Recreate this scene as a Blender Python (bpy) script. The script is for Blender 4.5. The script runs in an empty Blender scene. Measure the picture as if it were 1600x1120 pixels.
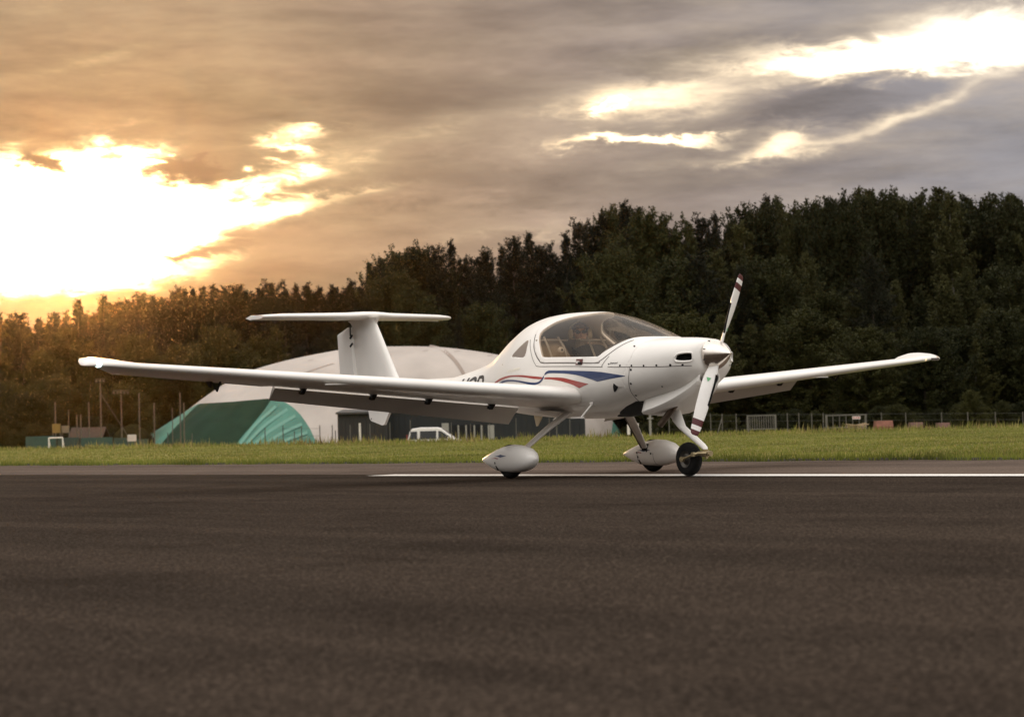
import bpy, bmesh, math, random
import numpy as np
from mathutils import Vector, Matrix
R = math.radians
random.seed(7); rng = np.random.default_rng(7)
scene = bpy.context.scene; col = scene.collection

# ------------------------------------------------------------------ camera
CAM_H, FPX, PITCH, ROLL = .5758, 3158.95, .031035, -.026122      # focal length in pixels of a 1600 px wide frame
cd = bpy.data.cameras.new('camera'); cam = bpy.data.objects.new('camera', cd); col.objects.link(cam)
cd.sensor_width = 36; cd.lens = FPX*36/1600; cd.clip_end = 6000; cd.clip_start = .1
fw = Vector((0, math.cos(PITCH), math.sin(PITCH))); rt = Vector((1, 0, 0)); up = rt.cross(fw)
r2 = rt*math.cos(ROLL) + up*math.sin(ROLL); u2 = -rt*math.sin(ROLL) + up*math.cos(ROLL)
cam.matrix_world = Matrix(((r2.x, u2.x, -fw.x, 0), (r2.y, u2.y, -fw.y, 0), (r2.z, u2.z, -fw.z, CAM_H), (0, 0, 0, 1)))
cd.dof.use_dof = True; cd.dof.focus_distance = 20.3; cd.dof.aperture_fstop = 4.0
scene.camera = cam

def ray(px, py):                                                 # direction of a photograph pixel, Y normalised to 1
    d = fw + r2*((px-800)/FPX) - u2*((py-560)/FPX)
    return d / d.y
def at(px, py, Y):                                               # point at depth Y behind a pixel
    d = ray(px, py); return Vector((d.x*Y, Y, CAM_H + d.z*Y))

# ------------------------------------------------------------------ world: evening sky with broken cloud
SUN_AZ, SUN_EL = math.atan2(130-800, FPX), R(5.2)
scene.view_settings.view_transform = 'Standard'; scene.view_settings.look = 'None'
scene.view_settings.gamma = 1; scene.view_settings.use_curve_mapping = False
scene.view_settings.exposure = 0.0
world = bpy.data.worlds.new('World'); scene.world = world; world.use_nodes = True
nt = world.node_tree; nt.nodes.clear()
def nd(t, **kw):
    n = nt.nodes.new(t)
    for k, v in kw.items(): setattr(n, k, v)
    return n
def mth(op, a, b=None, c=None):
    n = nd('ShaderNodeMath', operation=op)
    for i, v in enumerate((a, b, c)):
        if v is None: continue
        if isinstance(v, (int, float)): n.inputs[i].default_value = v
        else: nt.links.new(v, n.inputs[i])
    return n.outputs[0]
def mixc(f, a, b):
    n = nd('ShaderNodeMix', data_type='RGBA')
    for s, v in ((n.inputs[0], f), (n.inputs[6], a), (n.inputs[7], b)):
        if isinstance(v, tuple): s.default_value = (*v, 1)
        elif isinstance(v, (int, float)): s.default_value = v
        else: nt.links.new(v, s)
    return n.outputs[2]
def smooth(x, a, b, lo=0., hi=1.):
    n = nd('ShaderNodeMapRange', interpolation_type='SMOOTHSTEP')
    nt.links.new(x, n.inputs[0])
    for i, v in enumerate((a, b, lo, hi)): n.inputs[i+1].default_value = v
    return n.outputs[0]
tc = nd('ShaderNodeTexCoord'); sp = nd('ShaderNodeSeparateXYZ'); nt.links.new(tc.outputs['Generated'], sp.inputs[0])
U = mth('MULTIPLY', mth('ARCTAN2', sp.outputs[0], sp.outputs[1]), 180/math.pi)      # azimuth, degrees right of the view axis
V = mth('MULTIPLY', mth('ARCSINE', sp.outputs[2]), 180/math.pi)                      # elevation, degrees
def noise(sx, sy, scale, detail, rough=.55, dist=0., off=0.):
    cx = nd('ShaderNodeCombineXYZ')
    mp = nd('ShaderNodeVectorMath', operation='MULTIPLY'); nt.links.new(tc.outputs['Generated'], mp.inputs[0])
    mp.inputs[1].default_value = (sx, sx, sy)
    ad = nd('ShaderNodeVectorMath', operation='ADD'); nt.links.new(mp.outputs[0], ad.inputs[0]); ad.inputs[1].default_value = (off, off*.7, off*1.3)
    n = nd('ShaderNodeTexNoise'); nt.links.new(ad.outputs[0], n.inputs['Vector'])
    n.inputs['Scale'].default_value = scale; n.inputs['Detail'].default_value = detail
    n.inputs['Roughness'].default_value = rough; n.inputs['Distortion'].default_value = dist
    return n.outputs[0]
wa = mth('SUBTRACT', noise(1, 2.2, 9, 5, .6, 0, 3.1), .5); wb = mth('SUBTRACT', noise(1, 2.4, 10, 5, .6, 0, 9.7), .5)
wf = mth('SUBTRACT', noise(1, 3.2, 34, 5, .62, .4, 1.7), .5)
Uw = mth('ADD', mth('ADD', U, mth('MULTIPLY', wa, 3.2)), mth('MULTIPLY', wf, 4.2))
Vw = mth('ADD', mth('ADD', V, mth('MULTIPLY', wb, 1.3)), mth('MULTIPLY', wf, 1.5))
def sky_uv(px, py):
    d = ray(px, py).normalized(); return math.degrees(math.atan2(d.x, d.y)), math.degrees(math.asin(d.z))
PXD = 180/math.pi/FPX
def blob(px, py, rx, ry, amp, tilt=0., warped=True):
    u0, v0 = sky_uv(px, py)
    du = mth('SUBTRACT', Uw if warped else U, u0); dv = mth('SUBTRACT', Vw if warped else V, v0)
    if tilt:                                                     # tilt > 0: rises to the right
        c, s = math.cos(tilt), math.sin(tilt)
        du, dv = mth('ADD', mth('MULTIPLY', du, c), mth('MULTIPLY', dv, s)), mth('SUBTRACT', mth('MULTIPLY', dv, c), mth('MULTIPLY', du, s))
    a = mth('MULTIPLY', du, 1/(rx*PXD)); b = mth('MULTIPLY', dv, 1/(ry*PXD))
    q = mth('ADD', mth('MULTIPLY', a, a), mth('MULTIPLY', b, b))
    return mth('MULTIPLY', mth('EXPONENT', mth('MULTIPLY', q, -1.0)), amp)
openings = [(-260,345,330,90,1.2,0),(-950,310,520,120,.8,0),(180,262,70,26,1.2,0),(205,362,188,54,1.35,.06),(360,308,88,18,1.35,0),(45,352,120,75,1.2,0),(160,428,150,16,.9,.05),
    (470,236,28,18,.62,0),(500,206,44,9,.45,0),(478,274,44,9,.45,0),(395,277,40,7,.5,0),(545,250,60,30,.18,0),
    (1010,224,135,13,.95,0),(1225,226,80,14,.62,.25),(1400,187,175,13,.55,.30),(1390,90,250,20,1.0,-.04),(1560,60,190,50,1.1,0),
    (938,174,16,8,.45,0),(930,165,120,30,.36,.2),(1090,150,130,36,.38,0),(1280,120,170,22,.36,0),(640,218,90,18,.16,.2),(830,362,90,10,.28,0),(150,95,130,12,.12,.2),(1150,250,200,12,.22,.1),(560,300,90,8,.25,.1),(420,330,120,8,.3,.15)]
S = None
for o in openings:
    b = blob(*o); S = b if S is None else mth('ADD', S, b)
for o in [(320,386,80,7,-.75,.02),(310,262,60,12,-.7,-.1),(88,262,34,18,-1.3,0),(430,358,80,16,-.6,.1),(95,436,40,4,-.5,0),(1320,160,140,20,-.45,.05)]:
    S = mth('ADD', S, blob(*o))
base = noise(1, 2.6, 5.5, 7, .55, 0, 0.)
fine = noise(1, 5.2, 17, 7, .60, .15, 5.)
# away from the sun and high overhead the cloud is thinned to light the aircraft
back = smooth(mth('ABSOLUTE', mth('SUBTRACT', U, -12)), 38, 110, 0, 1.0)
hi = mth('ADD', smooth(V, 13, 34, 0, .95), mth('MULTIPLY', back, smooth(V, 4, 17, 0, .85)))
fld = mth('ADD', mth('ADD', S, mth('MULTIPLY', mth('SUBTRACT', base, .5), .75)), mth('ADD', mth('MULTIPLY', mth('SUBTRACT', fine, .5), .62), hi))
OPEN = mth('POWER', smooth(fld, .12, 1.05), 1.35)
EDGE = smooth(fld, -.22, .58)
# cloud colour: warm towards the sun, mauve and blue grey away from it
su, sv = math.degrees(SUN_AZ), math.degrees(SUN_EL)
dsu = mth('SUBTRACT', U, su); dsv = mth('SUBTRACT', V, sv)
dist = mth('SQRT', mth('ADD', mth('MULTIPLY', dsu, dsu), mth('MULTIPLY', mth('MULTIPLY', dsv, dsv), 1.6)))
t1 = smooth(dist, 5, 17); t2 = smooth(dist, 13, 27)
ccol = mixc(t2, mixc(t1, (.42, .262, .145), (.352, .272, .222)), (.300, .286, .302))
shade = smooth(noise(1, 4.6, 7, 8, .58, .15, 12.), .32, .68, .72, 1.26)
for o in [(640,262,170,30,-.30,-.05),(1040,104,160,24,-.30,-.1),(780,285,190,26,-.16,0),(1330,160,150,22,-.24,.05),(1420,262,220,40,-.16,.2),(240,190,220,40,-.10,0),
          (690,335,260,22,.26,0),(560,390,160,22,.22,0),(850,355,130,22,.34,0),(330,105,260,22,.16,.1),(640,110,160,40,.10,0),(470,330,120,50,.30,.2),(110,470,120,20,.25,0)]:
    shade = mth('ADD', shade, blob(*o))
vm = nd('ShaderNodeVectorMath', operation='SCALE'); nt.links.new(ccol, vm.inputs[0]); nt.links.new(shade, vm.inputs[3]); ccol = vm.outputs[0]
edgec = mixc(t1, (.98, .68, .36), (.80, .64, .47))
sky = nd('ShaderNodeTexSky', sky_type='NISHITA'); sky.sun_disc = False
sky.sun_elevation = SUN_EL; sky.sun_rotation = SUN_AZ
sky.air_density = 1.0; sky.dust_density = 1.5
SKY_STRENGTH = .15
vs = nd('ShaderNodeVectorMath', operation='SCALE'); nt.links.new(sky.outputs[0], vs.inputs[0]); vs.inputs[3].default_value = SKY_STRENGTH
lit = mixc(smooth(dist, 3, 30), (1.9, 1.55, 1.05), (.84, .78, .725))       # thin cloud lit through by the sun
lg_ = nd('ShaderNodeVectorMath', operation='SCALE'); nt.links.new(lit, lg_.inputs[0]); nt.links.new(mth('ADD', smooth(V, 16, 42, 1., 1.75), mth('MULTIPLY', back, smooth(V, 4, 17, 0, .40))), lg_.inputs[3]); lit = lg_.outputs[0]  # extra brightness overhead and behind the camera, added to light the aircraft
va = nd('ShaderNodeVectorMath', operation='ADD'); nt.links.new(vs.outputs[0], va.inputs[0]); nt.links.new(lit, va.inputs[1])
c1 = mixc(mth('MULTIPLY', EDGE, .62), ccol, edgec)
skycol = mixc(OPEN, c1, va.outputs[0])
bg = nd('ShaderNodeBackground'); nt.links.new(skycol, bg.inputs[0]); bg.inputs[1].default_value = 1.0
wo = nd('ShaderNodeOutputWorld'); nt.links.new(bg.outputs[0], wo.inputs[0])

# ------------------------------------------------------------------ sun, low behind thin cloud
sl = bpy.data.lights.new('sun', 'SUN'); sl.energy = 1.8; sl.angle = R(3.5); sl.color = (1, .60, .26)
so = bpy.data.objects.new('sun', sl); col.objects.link(so)
sd = Vector((math.sin(SUN_AZ)*math.cos(SUN_EL), math.cos(SUN_AZ)*math.cos(SUN_EL), math.sin(SUN_EL)))
so.rotation_euler = sd.to_track_quat('Z', 'Y').to_euler(); so.location = sd*300

scene.render.engine = 'CYCLES'
scene.cycles.use_denoising = True
scene.cycles.max_bounces = 8; scene.cycles.transparent_max_bounces = 12; scene.cycles.volume_bounces = 0

# ------------------------------------------------------------------ materials
MATS = {}
def mat(name, color, rough=.5, var=.12, scale=6., metal=0., bump=0., bscale=60., coat=0., spec=.5, emit=None, detail=4):
    if name in MATS: return MATS[name]
    m = bpy.data.materials.new(name); m.use_nodes = True; t = m.node_tree; b = t.nodes['Principled BSDF']
    tcn = t.nodes.new('ShaderNodeTexCoord')
    nz = t.nodes.new('ShaderNodeTexNoise'); nz.inputs['Scale'].default_value = scale; nz.inputs['Detail'].default_value = detail
    t.links.new(tcn.outputs['Object'], nz.inputs['Vector'])
    mr = t.nodes.new('ShaderNodeMapRange'); t.links.new(nz.outputs[0], mr.inputs[0])
    mr.inputs[1].default_value = .3; mr.inputs[2].default_value = .7; mr.inputs[3].default_value = 1-var; mr.inputs[4].default_value = 1+var*.6
    sc = t.nodes.new('ShaderNodeVectorMath'); sc.operation = 'SCALE'; sc.inputs[0].default_value = color; t.links.new(mr.outputs[0], sc.inputs[3])
    t.links.new(sc.outputs[0], b.inputs['Base Color'])
    b.inputs['Roughness'].default_value = rough; b.inputs['Metallic'].default_value = metal
    b.inputs['Coat Weight'].default_value = coat; b.inputs['Specular IOR Level'].default_value = spec
    if bump:
        n2 = t.nodes.new('ShaderNodeTexNoise'); n2.inputs['Scale'].default_value = bscale; n2.inputs['Detail'].default_value = 6
        t.links.new(tcn.outputs['Object'], n2.inputs['Vector'])
        bp = t.nodes.new('ShaderNodeBump'); bp.inputs['Strength'].default_value = bump; bp.inputs['Distance'].default_value = .02
        t.links.new(n2.outputs[0], bp.inputs['Height']); t.links.new(bp.outputs[0], b.inputs['Normal'])
    if emit:
        b.inputs['Emission Color'].default_value = (*emit[0], 1); b.inputs['Emission Strength'].default_value = emit[1]
    MATS[name] = m; return m

# ------------------------------------------------------------------ object helpers
def tag(o, label=None, cat=None, group=None, kind=None):
    if label: o['label'] = label
    if cat: o['category'] = cat
    if group: o['group'] = group
    if kind: o['kind'] = kind
    return o
def empty(name, loc, label, cat, rz=0, group=None):
    o = bpy.data.objects.new(name, None); col.objects.link(o); o.location = loc; o.rotation_euler = (0, 0, rz)
    o.empty_display_size = .2
    return tag(o, label, cat, group)
def mesh_obj(name, V, F, m, parent=None, smooth_=True, mi=None, angle=None):
    me = bpy.data.meshes.new(name)
    me.from_pydata([tuple(map(float, v)) for v in V], [], [tuple(int(i) for i in f) for f in F])
    for x in (m if isinstance(m, (list, tuple)) else [m]): me.materials.append(x)
    if mi is not None: me.polygons.foreach_set('material_index', list(map(int, mi)))
    me.polygons.foreach_set('use_smooth', [bool(smooth_)]*len(me.polygons))
    me.validate(); me.update()
    o = bpy.data.objects.new(name, me); col.objects.link(o)
    if parent is not None: o.parent = parent
    if smooth_ and angle: me.set_sharp_from_angle(angle=R(angle))
    return o
class MB:                                                        # collects simple shapes, builds ONE mesh object
    def __init__(s): s.V = []; s.F = []; s.M = []
    def add(s, V, F, mi=0):
        k = len(s.V); s.V += [tuple(map(float, v)) for v in V]; s.F += [tuple(i+k for i in f) for f in F]; s.M += [mi]*len(F); return s
    def box(s, c, size, rz=0., mi=0, rot=None):
        a, b, d = (x/2 for x in size); P = [Vector((i*a, j*b, k*d)) for i in (-1, 1) for j in (-1, 1) for k in (-1, 1)]
        M = rot if rot is not None else Matrix.Rotation(rz, 3, 'Z')
        return s.add([M @ p + Vector(c) for p in P], [(0,1,3,2),(4,6,7,5),(0,4,5,1),(2,3,7,6),(0,2,6,4),(1,5,7,3)], mi)
    def tube(s, pts, r, n=8, mi=0, cap=True):
        pts = [Vector(p) for p in pts]; rr = r if isinstance(r, (list, tuple)) else [r]*len(pts); V = []; F = []
        up0 = Vector((0, 0, 1))
        for i, p in enumerate(pts):
            d = (pts[min(i+1, len(pts)-1)] - pts[max(i-1, 0)]).normalized()
            a = d.cross(up0 if abs(d.z) < .95 else Vector((1, 0, 0))).normalized(); b = d.cross(a)
            V += [p + (a*math.cos(2*math.pi*k/n) + b*math.sin(2*math.pi*k/n))*rr[i] for k in range(n)]
        for i in range(len(pts)-1):
            F += [(i*n+k, i*n+(k+1) % n, (i+1)*n+(k+1) % n, (i+1)*n+k) for k in range(n)]
        if cap: F += [tuple(range(n))[::-1], tuple((len(pts)-1)*n+k for k in range(n))]
        return s.add(V, F, mi)
    def lathe(s, prof, origin=(0,0,0), axis='X', n=32, mi=0):    # prof: (along, radius)
        V = []; F = []; o = Vector(origin)
        for a, r in prof:
            for k in range(n):
                c, q = math.cos(2*math.pi*k/n)*r, math.sin(2*math.pi*k/n)*r
                V.append(o + Vector({'X': (a, c, q), 'Y': (c, a, q), 'Z': (c, q, a)}[axis]))
        for i in range(len(prof)-1):
            F += [(i*n+k, i*n+(k+1) % n, (i+1)*n+(k+1) % n, (i+1)*n+k) for k in range(n)]
        return s.add(V, F, mi)
    def prism(s, poly, y0, y1, mi=0, axis='Y'):                  # polygon (a, b) pushed from y0 to y1
        n = len(poly); f = (lambda a, b, y: (a, y, b)) if axis == 'Y' else ((lambda a, b, y: (y, a, b)) if axis == 'X' else (lambda a, b, y: (a, b, y)))
        V = [f(a, b, y0) for a, b in poly] + [f(a, b, y1) for a, b in poly]
        return s.add(V, [tuple(range(n)), tuple(range(2*n-1, n-1, -1))] + [(i, i+n, (i+1) % n+n, (i+1) % n) for i in range(n)], mi)
    def build(s, name, m, parent=None, smooth_=False, angle=40):
        return mesh_obj(name, s.V, s.F, m, parent, smooth_, s.M, angle if smooth_ else None)
def fix_normals(o):
    bm = bmesh.new(); bm.from_mesh(o.data); bmesh.ops.recalc_face_normals(bm, faces=bm.faces); bm.to_mesh(o.data); bm.free(); return o
def loft(rings, closed=True, caps=(True, True)):
    n = len(rings[0]); V = [p for r in rings for p in r]; F = []
    for i in range(len(rings)-1):
        for k in range(n if closed else n-1):
            F.append((i*n+k, i*n+(k+1) % n, (i+1)*n+(k+1) % n, (i+1)*n+k))
    if caps[0]: F.append(tuple(range(n))[::-1])
    if caps[1]: F.append(tuple((len(rings)-1)*n+k for k in range(n)))
    return V, F
def copy_thing(o, parent=None):                                  # a thing with its parts and sub-parts
    c = o.copy(); col.objects.link(c)
    if parent is not None: c.parent = parent
    for ch in list(o.children): copy_thing(ch, c)
    return c
# ---------------------------------------------------------------- fuselage surface (numpy only)
def pchip(xs, ys):
    xs = np.array(xs, float); ys = np.array(ys, float)
    h = np.diff(xs); dl = np.diff(ys) / h
    m = np.zeros(len(xs)); m[0] = dl[0]; m[-1] = dl[-1]
    for i in range(1, len(xs) - 1):
        if dl[i-1] * dl[i] > 0:
            w1 = 2*h[i] + h[i-1]; w2 = h[i] + 2*h[i-1]
            m[i] = (w1 + w2) / (w1/dl[i-1] + w2/dl[i])
    def f(x):
        x = np.clip(np.asarray(x, float), xs[0], xs[-1])
        i = np.clip(np.searchsorted(xs, x) - 1, 0, len(xs) - 2)
        t = (x - xs[i]) / h[i]
        return ((1+2*t)*(1-t)**2*ys[i] + t*(1-t)**2*h[i]*m[i] + t*t*(3-2*t)*ys[i+1] + t*t*(t-1)*h[i]*m[i+1])
    return f
def tab(*p):
    return pchip([a for a, b in p], [b for a, b in p])
F_TOP = tab((-4.95,1.10),(-4.5,1.11),(-3.6,1.09),(-2.45,1.09),(-1.93,1.155),(-1.49,1.25),(-1.24,1.366),(-.99,1.514),(-.69,1.629),
    (-.4,1.674),(-.06,1.688),(.37,1.676),(.74,1.615),(.99,1.543),(1.19,1.468),(1.38,1.38),(1.45,1.356),(1.58,1.352),(1.82,1.342),
    (1.95,1.328),(2.02,1.312),(2.07,1.29),(2.09,1.265))
F_BOT = tab((-4.95,1.02),(-4.5,.98),(-3.6,.90),(-2.45,.80),(-1.9,.755),(-1.27,.69),(-.91,.645),(-.45,.607),(-.06,.588),(.32,.58),
    (.6,.585),(.9,.605),(1.1,.65),(1.3,.70),(1.5,.745),(1.75,.80),(1.9,.865),(2.0,.94),(2.07,1.01),(2.09,1.06))
F_WID = tab((-4.95,.04),(-4,.12),(-3,.17),(-2,.235),(-1.5,.30),(-1,.41),(-.6,.51),(-.2,.58),(.3,.60),(.8,.59),(1.2,.555),(1.5,.50),
    (1.8,.42),(1.95,.36),(2.02,.30),(2.07,.23),(2.09,.17))
F_MID = tab((-4.95,1.06),(-3.6,1.0),(-2.45,.95),(-1,.98),(0,1.0),(1,1.0),(1.5,1.05),(1.8,1.10),(2.09,1.16))
F_NU = tab((-4.95,2.),(-2.,1.75),(-1,1.75),(0,2.0),(1,2.),(1.35,2.2),(1.5,2.5),(2.09,2.4))
F_NL = tab((-4.95,2.),(-1,2.2),(1,2.3),(2.09,2.2))
def f_halfwidth(x, z):
    zt, zb, zm, w = F_TOP(x), F_BOT(x), F_MID(x), F_WID(x)
    up = np.clip((z - zm) / (zt - zm), 0, 1); lo = np.clip((zm - z) / (zm - zb), 0, 1)
    return np.where(z >= zm, w*(1 - up**F_NU(x))**(1/F_NU(x)), w*(1 - lo**F_NL(x))**(1/F_NL(x)))
def f_ring(x, n=72):
    zt, zb, zm, w = float(F_TOP(x)), float(F_BOT(x)), float(F_MID(x)), float(F_WID(x))
    a, b = float(F_NU(x)), float(F_NL(x))
    th = np.linspace(-math.pi/2, math.pi/2, n)
    s, c = np.sin(th), np.clip(np.cos(th), 0, 1)
    y = np.where(s >= 0, w*c**(2/a), w*c**(2/b))
    z = np.where(s >= 0, zm + (zt-zm)*np.abs(s)**(2/a), zm - (zm-zb)*np.abs(s)**(2/b))
    return y, z
# ================================================================== GROUND
def crest_y(X): return float(np.interp(X, [-60, -40, -17.3, -2.0, 14, 40, 60], [106, 92, 76, 62, 62.5, 66, 70]))
def ground_z(X, Y):
    d = (Y - crest_y(X)) / 70; d = min(max(d, 0), 1); return -1.7*d*d*(3-2*d)
E_DIR = Vector((.7160, -.6981, 0)).normalized(); N_DIR = Vector((.6981, .7160, 0)).normalized()
S_LINE, S_EDGE = 15.44, 20.23                                    # distance of the white line and of the grass edge along N_DIR
def ts(t, s, z=0.): p = E_DIR*t + N_DIR*s; return (p.x, p.y, z)

def ground_material(name, kind):
    m = bpy.data.materials.new(name); m.use_nodes = True; t = m.node_tree; b = t.nodes['Principled BSDF']; L = t.links.new
    geo = t.nodes.new('ShaderNodeNewGeometry')
    def nz(scale, detail, rough=.6, stretch=None):
        n = t.nodes.new('ShaderNodeTexNoise'); n.inputs['Scale'].default_value = scale; n.inputs['Detail'].default_value = detail; n.inputs['Roughness'].default_value = rough
        if stretch:
            mp = t.nodes.new('ShaderNodeMapping'); mp.inputs['Rotation'].default_value = (0, 0, -math.atan2(E_DIR.y, E_DIR.x)); mp.vector_type = 'TEXTURE'
            mp.inputs['Rotation'].default_value = (0, 0, math.atan2(E_DIR.y, E_DIR.x)); mp.inputs['Scale'].default_value = stretch
            L(geo.outputs['Position'], mp.inputs[0]); L(mp.outputs[0], n.inputs['Vector'])
        else: L(geo.outputs['Position'], n.inputs['Vector'])
        return n.outputs[0]
    def ramp(f, *stops):
        r = t.nodes.new('ShaderNodeValToRGB'); L(f, r.inputs[0]); e = r.color_ramp.elements
        while len(e) < len(stops): e.new(.5)
        for el, (p, c) in zip(e, stops): el.position = p; el.color = (*c, 1)
        return r.outputs[0]
    def mul(a, b, f=1.):
        n = t.nodes.new('ShaderNodeMix'); n.data_type = 'RGBA'; n.blend_type = 'MULTIPLY'; n.inputs[0].default_value = f; L(a, n.inputs[6]); L(b, n.inputs[7]); return n.outputs[2]
    def bumpn(h, s, d):
        n = t.nodes.new('ShaderNodeBump'); n.inputs['Strength'].default_value = s; n.inputs['Distance'].default_value = d; L(h, n.inputs['Height']); L(n.outputs[0], b.inputs['Normal'])
    if kind in ('asphalt', 'old'):
        vo = t.nodes.new('ShaderNodeTexVoronoi'); vo.inputs['Scale'].default_value = 72; L(geo.outputs['Position'], vo.inputs['Vector'])
        c0, c1, c2 = ((.0145,.0116,.0095), (.033,.0262,.021), (.074,.058,.046)) if kind == 'asphalt' else ((.070,.054,.045), (.100,.080,.067), (.135,.108,.092))
        base = ramp(vo.outputs['Distance'], (.0, c0), (.45, c1), (.9, c2))
        patch = ramp(nz(.22, 6, .62, (5, 1, 1)), (.3, (.80,.80,.81)), (.52, (1,1,1)), (.72, (1.18,1.16,1.13)))
        fine = ramp(nz(34, 8, .85), (.34, (.45,.45,.45)), (.66, (1.6,1.55,1.5)))
        stain = ramp(nz(.9, 5, .6), (.36, (.74,.74,.75)), (.5, (1,1,1)))
        streak = ramp(nz(1.3, 4, .6, (26, 1, 1)), (.35, (.85,.85,.85)), (.65, (1.14,1.12,1.1)))
        L(mul(mul(mul(mul(base, patch), fine), stain, .7), streak), b.inputs['Base Color'])
        b.inputs['Roughness'].default_value = .88 if kind == 'asphalt' else .9
        b.inputs['Specular IOR Level'].default_value = .0
        bumpn(vo.outputs['Distance'], .5, .004)
    elif kind == 'paint':
        base = ramp(nz(26, 7, .75), (.34, (.34,.32,.29)), (.46, (.70,.68,.64)), (.7, (.80,.78,.75)))
        L(mul(base, ramp(nz(1.1, 4, .6, (8, 1, 1)), (.3, (.78,.77,.75)), (.6, (1,1,1)))), b.inputs['Base Color']); b.inputs['Roughness'].default_value = .6
        bumpn(nz(70, 4), .5, .004)
    else:
        c = ramp(nz(.16, 6, .6, (3, 1, 1)), (.3, (.095,.110,.020)), (.5, (.145,.152,.030)), (.7, (.205,.190,.045)))
        f = ramp(nz(5, 8, .8), (.3, (.55,.55,.5)), (.7, (1.4,1.4,1.3)))
        L(mul(c, f), b.inputs['Base Color']); b.inputs['Roughness'].default_value = .9; b.inputs['Specular IOR Level'].default_value = .15
        bumpn(nz(16, 6, .7), 1., .08)
    return m
M_ASPH = ground_material('runway_asphalt', 'asphalt'); M_OLD = ground_material('old_asphalt', 'old')
M_PAINT = ground_material('road_paint', 'paint'); M_GRASS = ground_material('turf', 'grass')

def strip(name, t0, t1, s0, s1, z, m, nt_=2):
    tt = np.linspace(t0, t1, nt_)
    V = [ts(t, s, z) for t in tt for s in (s0, s1)]
    return tag(mesh_obj(name, V, [(2*i, 2*i+2, 2*i+3, 2*i+1) for i in range(nt_-1)], m, smooth_=False), kind='structure')
# grass field: one sheet to the horizon (a fine middle, wide rim)
xs = np.unique(np.concatenate([np.linspace(-2500, -200, 12), np.linspace(-200, -60, 15), np.linspace(-60, 60, 61), np.linspace(60, 200, 15), np.linspace(200, 2500, 12)]))
ys = np.unique(np.concatenate([np.linspace(-900, 0, 10), np.linspace(0, 60, 31), np.linspace(60, 170, 67), np.linspace(170, 400, 24), np.linspace(400, 3500, 14)]))
GV = []
for y in ys:
    for x in xs: GV.append((x, y, ground_z(x, y) - .012))
nx = len(xs)
tag(mesh_obj('grass_field', GV, [(j*nx+i, j*nx+i+1, (j+1)*nx+i+1, (j+1)*nx+i) for j in range(len(ys)-1) for i in range(nx-1)], M_GRASS), kind='structure')
# runway (dark), its older paler shoulder with a ragged grass edge, and the edge line
strip('runway', -600, 600, -45, S_LINE+.24, -.004, M_ASPH)
tt = np.concatenate([np.linspace(-600, -70, 20), np.linspace(-69, 30, 400), np.linspace(31, 600, 20)])
ed = [S_EDGE + (.10*math.sin(t*1.7) + .07*math.sin(t*4.3+1) + random.uniform(-.07, .07) if -70 < t < 31 else 0) for t in tt]
V = []
for t, e in zip(tt, ed): V += [ts(t, S_LINE+.24, 0), ts(t, e, 0)]
tag(mesh_obj('runway_shoulder', V, [(2*i, 2*i+2, 2*i+3, 2*i+1) for i in range(len(tt)-1)], M_OLD, smooth_=False), kind='structure')
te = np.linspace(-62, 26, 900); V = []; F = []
for i, t in enumerate(te):                                       # earth lip under the turf, coloured dark to give the edge its shadow line
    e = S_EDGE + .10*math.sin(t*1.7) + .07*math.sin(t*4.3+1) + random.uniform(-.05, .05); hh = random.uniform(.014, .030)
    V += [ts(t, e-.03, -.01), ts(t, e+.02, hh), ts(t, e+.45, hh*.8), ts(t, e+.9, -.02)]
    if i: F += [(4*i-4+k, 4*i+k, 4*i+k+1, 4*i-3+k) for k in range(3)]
tag(mesh_obj('turf_lip', V, F, mat('earth_shadow_line', (.030,.024,.013), .95, .4, 8)), kind='structure')
T_LINE0 = (at(595, 742.5, 23.06).to_2d() if False else Vector((-1.53, 23.06))).dot(E_DIR.to_2d())
strip('runway_edge_line', T_LINE0, 600, S_LINE-.22, S_LINE+.22, .004, M_PAINT, 60)

# grass blades on the visible part of the field, a taller fringe at the asphalt, weeds on the crest
def blades(name, pts, h, w, m, lean=.35, groups=1):
    n = len(pts); P = np.array(pts); hh = h[0] + (h[1]-h[0])*rng.random(n)**1.6; ww = w[0] + (w[1]-w[0])*rng.random(n)
    an = rng.random(n)*2*math.pi; le = (rng.random((n, 2))-.5)*2*lean
    V = np.zeros((n*3, 3)); ca, sa = np.cos(an)*ww/2, np.sin(an)*ww/2
    V[0::3] = P + np.stack([ca, sa, 0*ca-.01], 1); V[1::3] = P - np.stack([ca, sa, 0*ca+.01], 1)
    V[2::3] = P + np.stack([le[:, 0]*hh, le[:, 1]*hh, hh], 1)
    me = bpy.data.meshes.new(name); me.vertices.add(n*3); me.vertices.foreach_set('co', V.ravel())
    me.loops.add(n*3); me.loops.foreach_set('vertex_index', np.arange(n*3)); me.polygons.add(n)
    me.polygons.foreach_set('loop_start', np.arange(n)*3); me.polygons.foreach_set('loop_total', np.full(n, 3))
    mats = m if isinstance(m, list) else [m]
    for x in mats: me.materials.append(x)
    me.polygons.foreach_set('material_index', rng.integers(0, len(mats), n).astype(np.int32)); me.update(); me.validate()
    o = bpy.data.objects.new(name, me); col.objects.link(o); return tag(o, kind='stuff')
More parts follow.
